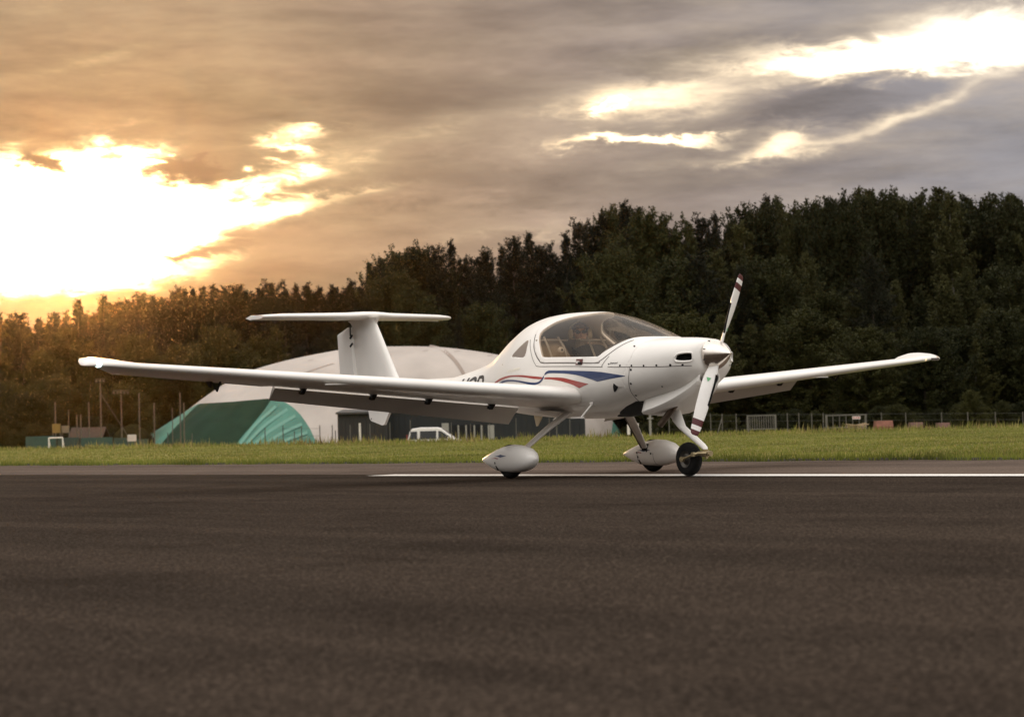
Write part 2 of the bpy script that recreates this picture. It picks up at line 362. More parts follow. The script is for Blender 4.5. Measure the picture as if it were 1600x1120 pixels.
def leafmat(name, c, tr=.35, rough=.7):
    m = bpy.data.materials.new(name); m.use_nodes = True; t = m.node_tree; b = t.nodes['Principled BSDF']; L = t.links.new
    geo = t.nodes.new('ShaderNodeNewGeometry'); n = t.nodes.new('ShaderNodeTexNoise'); n.inputs['Scale'].default_value = .55; n.inputs['Detail'].default_value = 5
    L(geo.outputs['Position'], n.inputs['Vector'])
    r = t.nodes.new('ShaderNodeMapRange'); L(n.outputs[0], r.inputs[0]); r.inputs[1].default_value = .3; r.inputs[2].default_value = .7; r.inputs[3].default_value = .55; r.inputs[4].default_value = 1.5
    s = t.nodes.new('ShaderNodeVectorMath'); s.operation = 'SCALE'; s.inputs[0].default_value = c; L(r.outputs[0], s.inputs[3]); L(s.outputs[0], b.inputs['Base Color'])
    b.inputs['Roughness'].default_value = rough; b.inputs['Specular IOR Level'].default_value = .2
    tl = t.nodes.new('ShaderNodeBsdfTranslucent'); L(s.outputs[0], tl.inputs[0]); mx = t.nodes.new('ShaderNodeMixShader'); mx.inputs[0].default_value = tr
    L(b.outputs[0], mx.inputs[1]); L(tl.outputs[0], mx.inputs[2]); L(mx.outputs[0], t.nodes['Material Output'].inputs[0]); return m
G1, G2, G3 = leafmat('grass_green', (.135,.155,.028)), leafmat('grass_olive', (.18,.185,.038)), leafmat('grass_straw', (.28,.235,.085))
def scatter(n, y0, y1, power=1., keep=None):
    out = []
    while len(out) < n:
        Y = y0 + (y1-y0)*random.random()**power; X = random.uniform(-.285, .285)*Y
        if X*N_DIR.x + Y*N_DIR.y < S_EDGE + .03 or Y > crest_y(X) + 6: continue
        if keep and not keep(X, Y): continue
        out.append((X, Y, ground_z(X, Y) - .01))
    return out
blades('grass', scatter(150000, 22, 112, 1.25), (.012, .042), (.012, .03), [G1, G1, G2, G2, G3])
fr = []
for t in np.linspace(-62, 26, 42000):
    s = S_EDGE + abs(random.gauss(0, .22)) - .07 + .10*math.sin(t*1.7) + .07*math.sin(t*4.3+1); x, y, _ = ts(t, s); fr.append((x, y, .0))
blades('edge_grass', fr, (.04, .13), (.01, .025), [G1, G1, G1, G2])
wd = []
for i in range(26000):
    X = random.uniform(-34, 24); Y = crest_y(X) + random.gauss(0, 2.2)
    k = .5 + .5*math.sin(X*.9 + 2*math.sin(X*.31)); 
    if random.random() < .30 + .70*k*k: wd.append((X, Y, ground_z(X, Y) - .02))
blades('tall_weeds', wd, (.04, .19), (.02, .055), [G1, G2, G2, G3, G3], .3)
wt = []
for i in range(5200):
    X = random.uniform(-34, 24); Y = crest_y(X) + random.gauss(1, 1.8); k = math.sin(X*1.7+3*math.sin(X*.47)) + .6*math.sin(X*5.1)
    if k > .35: wt.append((X, Y, ground_z(X, Y)-.02))
blades('seed_stalks', wt, (.14, .36), (.022, .05), [G2, G3, leafmat('weed_brown', (.16,.11,.045))], .25)
# white clover heads in the lawn on the right
cb = MB()
for i in range(130):
    t = random.gauss(2.0, 2.6); s = S_EDGE + 1.2 + abs(random.gauss(0, 1.6)); x, y, _ = ts(t, s)
    cb.lathe([(0, .004), (.01, .014), (.024, .013), (.032, .003)], (x, y, .05+random.random()*.04), 'Z', 6)
tag(cb.build('clover_flowers', mat('clover_white', (.72,.68,.58), .8), None, True), kind='stuff')
# ================================================================== LIGHT AIRCRAFT (local frame: +x nose, +y port, z up, origin on the ground under the main wheels)
AC_LOC = Vector((.7176, 21.0509, 0)); AC_RZ = R(-54.7074)
plane = empty('light_aircraft', AC_LOC, 'white two-seat propeller aircraft with T tail and blue and red stripes on the runway', 'aircraft', AC_RZ)
plane.rotation_euler = (R(.12), 0, AC_RZ)
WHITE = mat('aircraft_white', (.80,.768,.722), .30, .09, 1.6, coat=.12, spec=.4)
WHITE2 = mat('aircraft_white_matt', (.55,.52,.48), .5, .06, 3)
BLACK = mat('rubber_black', (.006,.0055,.005), .85, .3, 20, bump=.2, spec=.2)
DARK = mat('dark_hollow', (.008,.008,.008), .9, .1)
LINE_M = mat('panel_gap', (.10,.085,.075), .7, .1)
BLUE = mat('stripe_blue', (.030,.052,.135), .3, .1, 8, coat=.3); RED = mat('stripe_red', (.34,.050,.040), .3, .1, 8, coat=.3)
STEEL = mat('polished_metal', (.72,.66,.60), .20, .08, 9, metal=1.); BRASS = mat('zinc_yellow_steel', (.42,.34,.20), .38, .2, 14, metal=.8)
SOOT = mat('exhaust_steel', (.16,.12,.09), .45, .4, 18, metal=.8)
LEG = mat('gear_paint', (.62,.57,.52), .4, .08, 6)

def polysdf(poly):
    P = np.array(poly, float); Q = np.roll(P, -1, 0)
    def f(x, z):
        x = np.asarray(x); z = np.asarray(z); d = np.full(x.shape, 1e9); ins = np.zeros(x.shape, bool)
        for (ax, az), (bx, bz) in zip(P, Q):
            ex, ez = bx-ax, bz-az; t = np.clip(((x-ax)*ex + (z-az)*ez)/(ex*ex+ez*ez+1e-12), 0, 1)
            d = np.minimum(d, np.hypot(x-ax-t*ex, z-az-t*ez))
            c = ((az > z) != (bz > z)); ins ^= c & (x < (bx-ax)*(z-az)/((bz-az) if bz != az else 1e-12) + ax)
        return np.where(ins, -d, d)
    return f
def carve(mesh, sd):                                             # cut a mesh along sd = 0: (inside, outside)
    V, F = mesh; D = sd(V); D = np.where(np.abs(D) < 1e-5, 1e-5, D); VV = [v for v in V]; cache = {}
    def cross(a, b):
        k = (a, b) if a < b else (b, a)
        if k not in cache:
            a, b = k; t = D[a]/(D[a]-D[b]); cache[k] = len(VV); VV.append(V[a]*(1-t) + V[b]*t)
        return cache[k]
    I, O = [], []
    for f in F:
        neg = [D[i] < 0 for i in f]
        if all(neg): I.append(f); continue
        if not any(neg): O.append(f); continue
        fi, fo = [], []
        for k, a in enumerate(f):
            b = f[(k+1) % len(f)]
            (fi if D[a] < 0 else fo).append(a)
            if (D[a] < 0) != (D[b] < 0):
                c = cross(a, b); fi.append(c); fo.append(c)
        I.append(tuple(fi)); O.append(tuple(fo))
    def pack(Fs):
        us = sorted({i for f in Fs for i in f}); mp = {i: k for k, i in enumerate(us)}
        return (np.array([VV[i] for i in us]) if us else np.zeros((0, 3)), [tuple(mp[i] for i in f) for f in Fs])
    return pack(I), pack(O)
def curve(pts, n=6, closed=True):                                # Catmull-Rom through 2D points
    P = [np.array(p, float) for p in pts]; out = []; N = len(P)
    for i in range(N if closed else N-1):
        p0, p1, p2, p3 = (P[(i+k) % N] if closed else P[min(max(i+k, 0), N-1)] for k in (-1, 0, 1, 2))
        for j in range(n):
            t = j/n; out.append(tuple(.5*((2*p1) + (p2-p0)*t + (2*p0-5*p1+4*p2-p3)*t*t + (3*p1-p0-3*p2+p3)*t**3)))
    if not closed: out.append(tuple(P[-1]))
    return out

# ---- fuselage skin
fx = np.unique(np.concatenate([np.linspace(-4.95, -1.6, 60), np.linspace(-1.6, 1.55, 175), np.linspace(1.55, 2.0, 30), np.linspace(2.0, 2.09, 22)]))
NR = 110; rings = []
for x in fx:
    y, z = f_ring(x, NR)
    rings.append([(x, -a, b) for a, b in zip(y, z)] + [(x, a, b) for a, b in zip(y[-2:0:-1], z[-2:0:-1])])
SV, SF = loft(rings, True, (True, True)); SV = [Vector(map(float, v)) for v in SV]
f_ = SF[len(SF)//2]; SKIN_FLIP = (SV[f_[1]]-SV[f_[0]]).cross(SV[f_[2]]-SV[f_[0]]).dot((SV[f_[0]]-Vector((SV[f_[0]].x, 0, 1.0)))) < 0
SF = [f[::-1] for f in SF] if SKIN_FLIP else SF; skin = (np.array(SV), SF)

def side(poly, s=-1, smoothed=True):                             # region seen from one flank (s = -1 starboard, 1 port, 0 both)
    sd = polysdf(poly)
    return (lambda V: np.maximum(sd(V[:, 0], V[:, 2]), V[:, 1]*-s + .004)) if s else (lambda V: sd(V[:, 0], V[:, 2]))
GLASS_LOW = [(.50,1.675),(.39,1.652),(.22,1.638),(.107,1.62),(0,1.592),(-.068,1.553),(-.125,1.505),(-.125,1.462),(-.075,1.40),(-.02,1.345),(.045,1.276),(.085,1.235),(.13,1.2215),
    (.35,1.212),(.97,1.193),(1.006,1.203),(1.059,1.239),(1.12,1.274),(1.199,1.321),(1.25,1.352),(1.285,1.366),(1.33,1.372),(1.385,1.372)]
glass_poly = curve(GLASS_LOW, 5, False) + [(1.44,1.372),(1.44,1.75),(.52,1.75)]
frame_poly = curve([(-.26,1.72),(-.255,1.60),(-.235,1.50),(-.19,1.42),(-.127,1.345),(-.036,1.255),(.046,1.195),(.114,1.167),(.362,1.157),(.969,1.133),(1.03,1.150),(1.088,1.181),(1.177,1.246),(1.264,1.312),(1.31,1.343),(1.40,1.352)], 5, False) + [(1.46,1.352),(1.46,1.76),(-.26,1.76)]
rw_poly = curve([(-.60,1.262),(-.487,1.247),(-.29,1.236),(-.255,1.262),(-.262,1.322),(-.315,1.415),(-.46,1.352)], 5)
sub = {}
glass, rest = carve(skin, side(glass_poly, 0))
frame, rest = carve(rest, side(frame_poly, 0))
rwin = []
for s in (-1, 1):
    g, rest = carve(rest, side(rw_poly, s)); rwin.append(g)
cowl, rest = carve(rest, lambda V: -(V[:, 0] - 1.345 - .10*np.clip(V[:, 2]-.95, 0, .2)/.2))
inlets = []
inlet_c = curve([(1.964,1.118),(1.962,1.150),(1.985,1.172),(2.054,1.178),(2.0645,1.160),(2.061,1.118),(2.036,1.110)], 4)
for s in (-1, 1):
    g, cowl = carve(cowl, side(inlet_c, s)); inlets.append(g)
belly_shade, rest = carve(rest, side([(.66,.55),(.72,.592),(.90,.622),(1.1,.688),(1.29,.742),(1.36,.742),(1.36,.55)], 0))  # shade on the belly behind the scoop, painted as a dark skin patch
fuse = mesh_obj('fuselage', *rest, WHITE, plane); 
cowl_o = mesh_obj('engine_cowling', *cowl, WHITE, plane)
frame_o = mesh_obj('canopy_frame', *frame, WHITE, plane)
if len(belly_shade[1]): mesh_obj('belly_shade_patch', *belly_shade, DARK, fuse)
# tinted acrylic
def glass_mat(name, tint, refl=1., beige_mix=.012):
    m = bpy.data.materials.new(name); m.use_nodes = True; t = m.node_tree; t.nodes.remove(t.nodes['Principled BSDF']); L = t.links.new
    tr = t.nodes.new('ShaderNodeBsdfTransparent'); tr.inputs[0].default_value = (*tint, 1)
    gl = t.nodes.new('ShaderNodeBsdfGlossy'); gl.inputs['Roughness'].default_value = .04; gl.inputs[0].default_value = (1, .98, .95, 1)
    n = t.nodes.new('ShaderNodeTexNoise'); n.inputs['Scale'].default_value = 7; mr = t.nodes.new('ShaderNodeMapRange'); L(n.outputs[0], mr.inputs[0]); mr.inputs[3].default_value = .02; mr.inputs[4].default_value = .09; L(mr.outputs[0], gl.inputs['Roughness'])
    df = t.nodes.new('ShaderNodeBsdfDiffuse'); df.inputs[0].default_value = (.62, .52, .44, 1)
    lw = t.nodes.new('ShaderNodeFresnel'); lw.inputs[0].default_value = 1.5
    fr_ = t.nodes.new('ShaderNodeMath'); fr_.operation = 'MULTIPLY'; L(lw.outputs[0], fr_.inputs[0]); fr_.inputs[1].default_value = refl
    m0 = t.nodes.new('ShaderNodeMixShader'); m0.inputs[0].default_value = beige_mix; L(tr.outputs[0], m0.inputs[1]); L(df.outputs[0], m0.inputs[2])
    mx = t.nodes.new('ShaderNodeMixShader'); L(fr_.outputs[0], mx.inputs[0]); L(m0.outputs[0], mx.inputs[1]); L(gl.outputs[0], mx.inputs[2])
    L(mx.outputs[0], t.nodes['Material Output'].inputs[0]); return m
GLASS = glass_mat('tinted_acrylic', (.90,.82,.73), .42)
GLASS_R = glass_mat('backlit_beige_acrylic', (.80,.70,.58), .5, .38)  # beige diffuse layer paints in the light showing through the rear windows
canopy = mesh_obj('canopy', *glass, GLASS, plane)
for g in rwin: mesh_obj('rear_window', *g, GLASS_R, plane)
# the skins get a little thickness so cut edges read as edges
for o, th in ((frame_o, .028),):
    md = o.modifiers.new('thickness', 'SOLIDIFY'); md.thickness = th; md.offset = -1
for o, th in ((fuse, .012), (cowl_o, .02)):
    md = o.modifiers.new('thickness', 'SOLIDIFY'); md.thickness = th; md.offset = -1

# ---- marks that follow the skin
def on_skin(x, z, s=-1, off=.003):
    y = float(f_halfwidth(x, z)) + off; return (x, s*y, z)
def skin_patch(name, poly, m, s, parent, off=.0025):
    P = np.array(poly); gx = np.linspace(P[:, 0].min()-.004, P[:, 0].max()+.004, max(24, int(np.ptp(P[:, 0])/.011))); gz_ = np.linspace(P[:, 1].min()-.004, P[:, 1].max()+.004, max(16, int(np.ptp(P[:, 1])/.004)))
    V = np.array([(x, 0, z) for z in gz_ for x in gx]); V[:, 1] = s*(f_halfwidth(V[:, 0], V[:, 2]) + off); n = len(gx)
    F = [(j*n+i, j*n+i+1, (j+1)*n+i+1, (j+1)*n+i) if s < 0 else (j*n+i, (j+1)*n+i, (j+1)*n+i+1, j*n+i+1) for j in range(len(gz_)-1) for i in range(n-1)]
    g, _ = carve((V, F), side(poly, s)); return mesh_obj(name, *g, m, parent)
def skin_line(pts, s, w=.007, off=.0025, n=8):
    c = curve(pts, n, False); V = []; F = []
    for i, p in enumerate(c):
        a = np.array(c[max(i-1, 0)]); b = np.array(c[min(i+1, len(c)-1)]); d = (b-a)/np.linalg.norm(b-a); q = np.array([-d[1], d[0]])*w/2
        V += [on_skin(p[0]+q[0], p[1]+q[1], s, off), on_skin(p[0]-q[0], p[1]-q[1], s, off)]
        if i: F.append((2*i-2, 2*i-1, 2*i+1, 2*i))
    return V, F
blue_p = curve([(.163,1.033),(.185,1.063),(.234,1.080),(.289,1.081),(.587,1.069),(.89,1.053),(1.076,1.037),(1.253,1.012)], 6, False) + curve([(1.405,.987),(1.249,.972),(1.117,.957),(1.016,.945)], 5, False) + curve([(1.016,.945),(.89,.980),(.742,1.014),(.589,1.035),(.431,1.047),(.247,1.053),(.191,1.042)], 6, False)
red_p = curve([(.162,.997),(.191,1.013),(.324,1.010),(.484,1.0),(.638,.972),(.786,.945),(.886,.926)], 6, False) + curve([(.886,.926),(.797,.907),(.726,.888)], 4, False) + curve([(.726,.888),(.63,.925),(.531,.950),(.43,.971),(.291,.990)], 6, False)
redl_p = curve([(-1.0,.985),(-.90,1.02),(-.768,1.042),(-.591,1.056),(-.423,1.056),(-.271,1.052),(-.081,1.037),(.123,1.018),(.122,.999),(-.02,1.006),(-.204,1.027),(-.422,1.040),(-.589,1.037),(-.766,1.018)], 5)
bluel_p = curve([(-.90,.965),(-.80,1.0),(-.673,1.013),(-.503,1.011),(-.343,1.0),(-.144,.977),(-.023,.967),(.062,.974),(.11,.996),(.163,1.036),(.150,1.0),(.096,.965),(.01,.946),(-.086,.946),(-.233,.968),(-.374,.986),(-.554,.995),(-.70,.99)], 5)
for s in (-1, 1):
    for nm, p, m in (('blue_stripe', blue_p, BLUE), ('red_stripe', red_p, RED), ('red_stripe', redl_p, RED), ('blue_stripe', bluel_p, BLUE)):
        skin_patch(nm, p, m, s, fuse)
    V, F = skin_line([(-.209,1.473),(-.127,1.343),(-.036,1.253),(.046,1.193),(.114,1.164),(.362,1.154),(.969,1.130),(1.03,1.147),(1.088,1.178),(1.177,1.243),(1.264,1.309),(1.31,1.340)], s, .009)
    mesh_obj('canopy_gap', V, F, LINE_M, frame_o)
    V, F = skin_line([(-.262,1.42),(-.207,1.353),(-.096,1.23),(-.013,1.155),(.053,1.130),(.37,1.118),(.684,1.107),(1.052,1.088),(1.076,1.10),(1.105,1.14),(1.15,1.19)], s, .006)
    mesh_obj('sill_gap', V, F, LINE_M, fuse)
    V, F = skin_line([(1.16,1.084),(1.456,1.072),(1.647,1.065),(1.821,1.061),(1.968,1.061),(2.05,1.06)], s, .006)
    mesh_obj('cowling_seam', V, F, LINE_M, cowl_o)
    V, F = skin_line([(1.45,1.073),(1.437,1.0),(1.405,.907),(1.37,.832),(1.34,.775),(1.29,.715)], s, .005)
    mesh_obj('cowling_seam', V, F, LINE_M, cowl_o)
    for (x, z, r) in [(1.325,1.092,.011),(1.472,1.085,.011),(1.618,1.078,.011),(1.762,1.076,.011),(1.905,1.073,.013),(2.0,1.07,.012),(1.464,1.045,.012),(1.428,.912,.012),(1.376,.797,.013),(1.332,.735,.012),(1.719,.874,.010),(1.666,.803,.010),(1.762,.831,.010)]:
        hw = lambda a, b: float(f_halfwidth(a, b)); q = 1e-2
        nrm = Vector((-(hw(x+q, z)-hw(x-q, z))/(2*q), s, -(hw(x, z+q)-hw(x, z-q))/(2*q)*1)).normalized()
        p = Vector(on_skin(x, z, s, .0)); a = nrm.cross(Vector((0, 0, 1))).normalized(); b = nrm.cross(a)
        V = [p + nrm*.004] + [p + nrm*.002 + (a*math.cos(k*math.pi/4) + b*math.sin(k*math.pi/4))*r for k in range(8)]
        mesh_obj('fastener', V, [(0, k+1, (k+1) % 8+1) for k in range(8)], DARK, cowl_o)
    # NACA style vent: dark mouth behind a flared ramp
    skin_patch('side_vent', [(1.19,.838),(1.228,.918),(1.245,.905),(1.262,.893),(1.33,.882),(1.262,.866),(1.24,.856)], WHITE2, s, fuse, .002)
    skin_patch('vent_mouth', curve([(1.190,.836),(1.226,.918),(1.252,.900),(1.268,.886),(1.248,.866)], 3), DARK, s, fuse, .004)
    # ram air inlet: rounded lip and black throat
    lip = curve([(1.948,1.100),(1.944,1.140),(1.972,1.184),(2.052,1.196),(2.071,1.180),(2.0735,1.120),(2.060,1.098),(2.0,1.092)], 5)
    P = [Vector(on_skin(x, z, s, .004)) for x, z in curve([(1.957,1.108),(1.953,1.145),(1.980,1.178),(2.054,1.186),(2.068,1.165),(2.066,1.118),(2.045,1.102),(1.99,1.101)], 5)]
    mb = MB(); mb.tube(P + [P[0]], .0085, 8, cap=False); mb.build('inlet_lip', WHITE, cowl_o, True, 180)
    g, _ = carve(skin, side([(1.90,1.06),(1.90,1.22),(2.075,1.22),(2.075,1.06)], s)); Vg = g[0].copy(); Vg[:, 1] -= s*.07; Vg[:, 0] -= .05
    mesh_obj('inlet_throat', Vg, g[1], DARK, cowl_o)
    # small latch above the cowling and the canopy handle
    mb = MB(); p = on_skin(1.40, 1.273, s, .002); mb.box(p, (.020, .008, .022), mi=0); mb.box((p[0]-.03, p[1], p[2]-.026), (.10, .004, .006)); mb.build('latch', LINE_M, cowl_o)
    mb = MB()
    for x0, x1, z0, z1, mi in ((.68,.785,1.122,1.180,0),(.688,.74,1.135,1.163,1),(.72,.778,1.126,1.15,2)):
        V = [on_skin(x, z, s, .004+.003*mi) for x, z in ((x0, z0), (x1, z0-.003), (x1, z1-.003), (x0, z1))]; mb.add(V, [(0, 1, 2, 3)], mi)
    mb.build('canopy_handle', [mat('handle_maroon', (.10,.018,.016), .4), WHITE2, DARK], frame_o)
# letters
def letters(name, txt, x0, z0, h, w, s, m, parent, shear=0., slope=0., dens=1):
    cu = bpy.data.curves.new(name, 'FONT'); cu.body = txt; cu.size = 1; cu.offset = .012*dens; cu.shear = shear
    tmp = bpy.data.objects.new(name, cu); col.objects.link(tmp); bpy.context.view_layer.update()
    me = bpy.data.meshes.new_from_object(tmp.evaluated_get(bpy.context.evaluated_depsgraph_get())); bpy.data.objects.remove(tmp)
    bm = bmesh.new(); bm.from_mesh(me); bmesh.ops.triangulate(bm, faces=bm.faces)
    bmesh.ops.subdivide_edges(bm, edges=[e for e in bm.edges if e.calc_length() > .2], cuts=2, use_grid_fill=True); bmesh.ops.triangulate(bm, faces=bm.faces)
    X = [v.co.x for v in bm.verts]; Z = [v.co.y for v in bm.verts]; xa, xb, za, zb = min(X), max(X), min(Z), max(Z)
    for v in bm.verts:
        u = (v.co.x-xa)/(xb-xa); q = (v.co.y-za)/(zb-za)
        x = x0 + u*w if s < 0 else x0 + w - u*w; z = z0 + q*h + slope*(x-x0); v.co = on_skin(x, z, s, .0035)
    bm.to_mesh(me); bm.free(); me.materials.clear(); me.materials.append(m); o = bpy.data.objects.new(name, me); col.objects.link(o); o.parent = parent; return o
LET = mat('letter_black', (.02,.018,.018), .4)
for s in (-1, 1):
    letters('registration_letters', 'UOD', -1.93, .895, .165, .62, s, LET, fuse, .18, .055, 3)
    letters('name_lettering', 'ECLIPSE', -.64, 1.087, .026, .33, s, mat('letter_cream', (.95,.90,.78), .35), fuse, .2, .07, 2)
    letters('maker_lettering', 'Diamond', 1.19, 1.112, .016, .10, s, LET, fuse, .15, 0., 2)
    mb = MB(); V = [on_skin(x, z, s, .004) for x, z in ((1.158,1.112),(1.172,1.104),(1.186,1.112),(1.172,1.121))]; mb.add(V, [(0,1,2,3)]); mb.build('maker_mark', LET, fuse)

# ---- lower cowling scoop with its outlet, exhaust, belly antenna, boarding step
xs_ = np.linspace(1.37, 2.035, 20); rings = []
sc_b = tab((1.37,.602),(1.55,.645),(1.75,.718),(1.92,.81),(2.035,.90)); sc_w = tab((1.37,.315),(1.5,.30),(1.7,.255),(1.9,.19),(2.035,.13)); sc_t = tab((1.37,.765),(1.6,.83),(1.85,.93),(2.035,1.02))
for x in xs_:
    w, b, t = float(sc_w(x)), float(sc_b(x)), float(sc_t(x))
    rings.append([(x, -w*.86, t), (x, -w*.95, b+(t-b)*.45), (x, -w, b+.035), (x, -w+.02, b+.008), (x, -w*.6, b-.003), (x, 0, b-.006), (x, w*.6, b-.003), (x, w-.02, b+.008), (x, w, b+.035), (x, w*.95, b+(t-b)*.45), (x, w*.86, t)])
V, F = loft(rings, False, (False, False)); so_ = mesh_obj('cowling_scoop', V, F, WHITE, plane, angle=50); md = so_.modifiers.new('thickness', 'SOLIDIFY'); md.thickness = .008
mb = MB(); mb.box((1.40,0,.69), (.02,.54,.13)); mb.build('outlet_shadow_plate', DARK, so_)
mb = MB(); mb.lathe([(-.02,.001),(-.02,.075),(.02,.08),(.035,.095),(.04,.085),(.0,.07)], (2.03,0,.945), 'X', 24); o = mb.build('carburettor_intake', WHITE, so_, True)
mb = MB(); mb.lathe([(2.066,.001),(2.068,.074)], (0,0,.945), 'X', 20); mb.build('intake_mouth', DARK, so_)
mb = MB(); mb.tube([(1.64,-.10,.70),(1.60,-.11,.66),(1.50,-.13,.56),(1.44,-.145,.50)], [.032,.032,.032,.033], 14, cap=False); mb.lathe([(0,.001),(.001,.028)], (1.45,-.144,.512), 'X', 10)
ex = mb.build('exhaust_pipe', SOOT, plane, True, 60)
mb = MB(); mb.prism([(-.86,.655),(-.70,.63),(-.79,.52),(-.815,.515)], -.006, .006); mb.build('belly_antenna', mat('antenna_cream', (.55,.45,.30), .5), plane)
for s in (-1, 1):
    mb = MB(); p = Vector((.80, s*.475, .735)); q = Vector((.72, s*.555, .605))
    mb.tube([p, q, q + Vector((-.005, 0, -.012))], .010, 8); mb.box((.655, s*.56, .596), (.16, .05, .016)); mb.lathe([(-.03,.02),(.03,.022)], p, 'X', 8)
    mb.build('boarding_step', WHITE, plane, True)

# ---- wings
def airfoil(n=22, th=.145, camb=.025):
    t = (1-np.cos(np.linspace(0, math.pi, n)))/2
    yt = 5*th*(.2969*np.sqrt(t) - .1260*t - .3516*t**2 + .2843*t**3 - .1036*t**4); yc = camb*4*t*(1-t)
    yt = np.where(t < .28, np.maximum(yt, th/2*(1-(1-np.clip(t/.28, 0, 1))**2.9)**(1/2.3)*.985), yt)   # blunt nose of the laminar section
    return t, yc+yt, yc-yt
def wing_section(s, y, xle, zle, c, th=.145, inc=5.0, x0=0., x1=1., n=22, camb=.025):
    t, u, l = airfoil(n, th, camb); ci, si = math.cos(R(inc)), math.sin(R(inc))
    g = x0 + (x1-x0)*t; U_, L_ = np.interp(g, t, u), np.interp(g, t, l)
    if x0 == 0: g, U_, L_ = t*x1, np.interp(t*x1, t, u), np.interp(t*x1, t, l)
    pts = [(a, b) for a, b in zip(g[::-1], U_[::-1])] + [(a, b) for a, b in zip(g[1:], L_[1:])]
    return [(xle - c*(a*ci - b*si*-1*0 ) - 0, s*y, zle + c*(b*ci - a*si)) for a, b in pts]
def LEx(y): return .68 - .147*(y-.75)
def LEz(y): return .838 + .0765*(y-.75)
def TEx(y): return -.50 - .012*(y-.6)
HINGE = .775
def wing(s):
    ys_ = [.20,.45,.6,.62,.8,1.2,1.8,2.4,3.0,3.42,3.44,3.46,3.9,4.4,4.9,5.0]
    rings = [wing_section(s, y, LEx(y), LEz(y), LEx(y)-TEx(y), .152-.004*y, 5.0, 0, HINGE) for y in ys_]
    V, F = loft(rings, True, (True, True)); w = fix_normals(mesh_obj('wing', V, F, WHITE, plane, angle=35))
    def surf(y, a):                                              # lower surface point at chord fraction a
        c = LEx(y)-TEx(y); t, u, l = airfoil(40, .152-.004*y, .025); b = float(np.interp(a, t, l))
        return Vector((LEx(y)-c*a, s*y, LEz(y)+c*(b*math.cos(R(5.0))-a*math.sin(R(5.0)))))
    def rear(name, y0, y1, defl, drop, back):
        rr = []
        for y in np.linspace(y0, y1, 7):
            c = LEx(y)-TEx(y); t, u, l = airfoil(40, .152-.004*y, .025); g = HINGE+.012 + (1-HINGE-.012)*(1-np.cos(np.linspace(0, math.pi, 9)))/2
            U_, L_ = np.interp(g, t, u), np.interp(g, t, l); pts = [(a, b) for a, b in zip(g[::-1], U_[::-1])] + [(a, b) for a, b in zip(g, L_)]
            hx, hz = HINGE+.01, float(np.interp(HINGE, t, l)); cd_, sd_ = math.cos(R(defl+5.0)), math.sin(R(defl+5.0))
            ox, oz = LEx(y)-c*hx, LEz(y)+c*(hz-hx*math.sin(R(5.0)))
            rr.append([(ox - c*((a-hx)*cd_ + (b-hz)*sd_) - back, s*y, oz + c*((b-hz)*cd_ - (a-hx)*sd_) - drop) for a, b in pts])
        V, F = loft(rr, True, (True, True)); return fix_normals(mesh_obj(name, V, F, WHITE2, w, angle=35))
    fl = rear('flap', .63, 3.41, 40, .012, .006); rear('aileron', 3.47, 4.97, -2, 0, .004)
    for y in (.98, 1.72, 2.35, 3.12):                            # flap hinge brackets
        p = surf(y, .735); mb = MB(); mb.prism([(p.x+.035, p.z+.02), (p.x-.075, p.z+.01), (p.x-.09, p.z-.045), (p.x-.05, p.z-.055), (p.x-.0, p.z-.01)], s*y-.02, s*y+.02)
        mb.tube([(p.x-.06, s*y-.03, p.z-.035), (p.x-.06, s*y+.03, p.z-.035)], .013, 6); mb.build('flap_hinge', DARK, w)
    for y in (4.02,):                                            # aileron horn and pushrod fairing
        p = surf(y, .74); mb = MB(); mb.tube([p + Vector((.04,0,0)), p + Vector((-.03, 0, -.085)), p + Vector((-.12,0,-.01))], .012, 6); mb.prism([(p.x-.02,p.z+.01),(p.x-.13,p.z+.01),(p.x-.05,p.z-.055)], s*y+s*.06-.012, s*y+s*.06+.012); mb.build('aileron_horn', DARK, w)
    p = surf(3.1, .06); mb = MB(); mb.box(p + Vector((.015,0,0)), (.02,.28,.012)); mb.build('stall_strip', WHITE2, w)
    # upturned tip: sweeps back and its trailing edge rises
    tip = []
    for y, xl, c, lu, up_, th in ((5.0,LEx(5.0),LEx(5.0)-TEx(5.0),0,0,.132),(5.1,.048,.60,.0,.024,.14),(5.22,.030,.55,-.002,.062,.132),(5.32,.008,.46,-.006,.078,.135),(5.40,-.022,.35,-.010,.068,.14),(5.45,-.055,.22,-.014,.042,.155),(5.475,-.085,.11,-.016,.02,.17),(5.48,-.11,.05,-.016,.008,.18)):
        sec = wing_section(s, y, xl, LEz(y)+lu, c, th, 5.0, 0, 1.0, 22)
        tip.append([(x, yy, z + up_*min(max((xl-x)/c, 0), 1)*1.5) for x, yy, z in sec])
    V, F = loft(tip, True, (True, True)); tp = fix_normals(mesh_obj('wing_tip', V, F, WHITE, w, angle=60))
    # position light in the leading edge of the tip
    mb = MB(); o_ = Vector((-.012, s*5.36, LEz(5.36)-.004)); mb.lathe([(-.05,.026),(.0,.024),(.016,.015),(.022,.002)], o_, 'X', 14)
    lens = mb.build('position_light', mat('lamp_lens', (.75,.86,.84), .08, .02, emit=((.75,1.,.97), 3.) if s < 0 else None) if s < 0 else mat('lamp_lens_dull', (.50,.40,.30), .1, .05), tp, True)
    if s > 0:
        mb = MB(); mb.lathe([(-.05,.024),(.0,.027),(.012,.018),(.017,.002)], (.035, s*5.10, LEz(5.1)+.004), 'X', 14); mb.build('strobe_light', mat('strobe_lens', (.9,.72,.5), .1, .02, emit=((1.,.72,.42), .9)), tp, True)
        mb = MB(); mb.box((.012, s*5.27, LEz(5.27)-.012), (.06,.12,.030)); mb.build('light_window', mat('smoked_window', (.10,.08,.07), .2), tp)
    return w
wing(-1); wing(1)
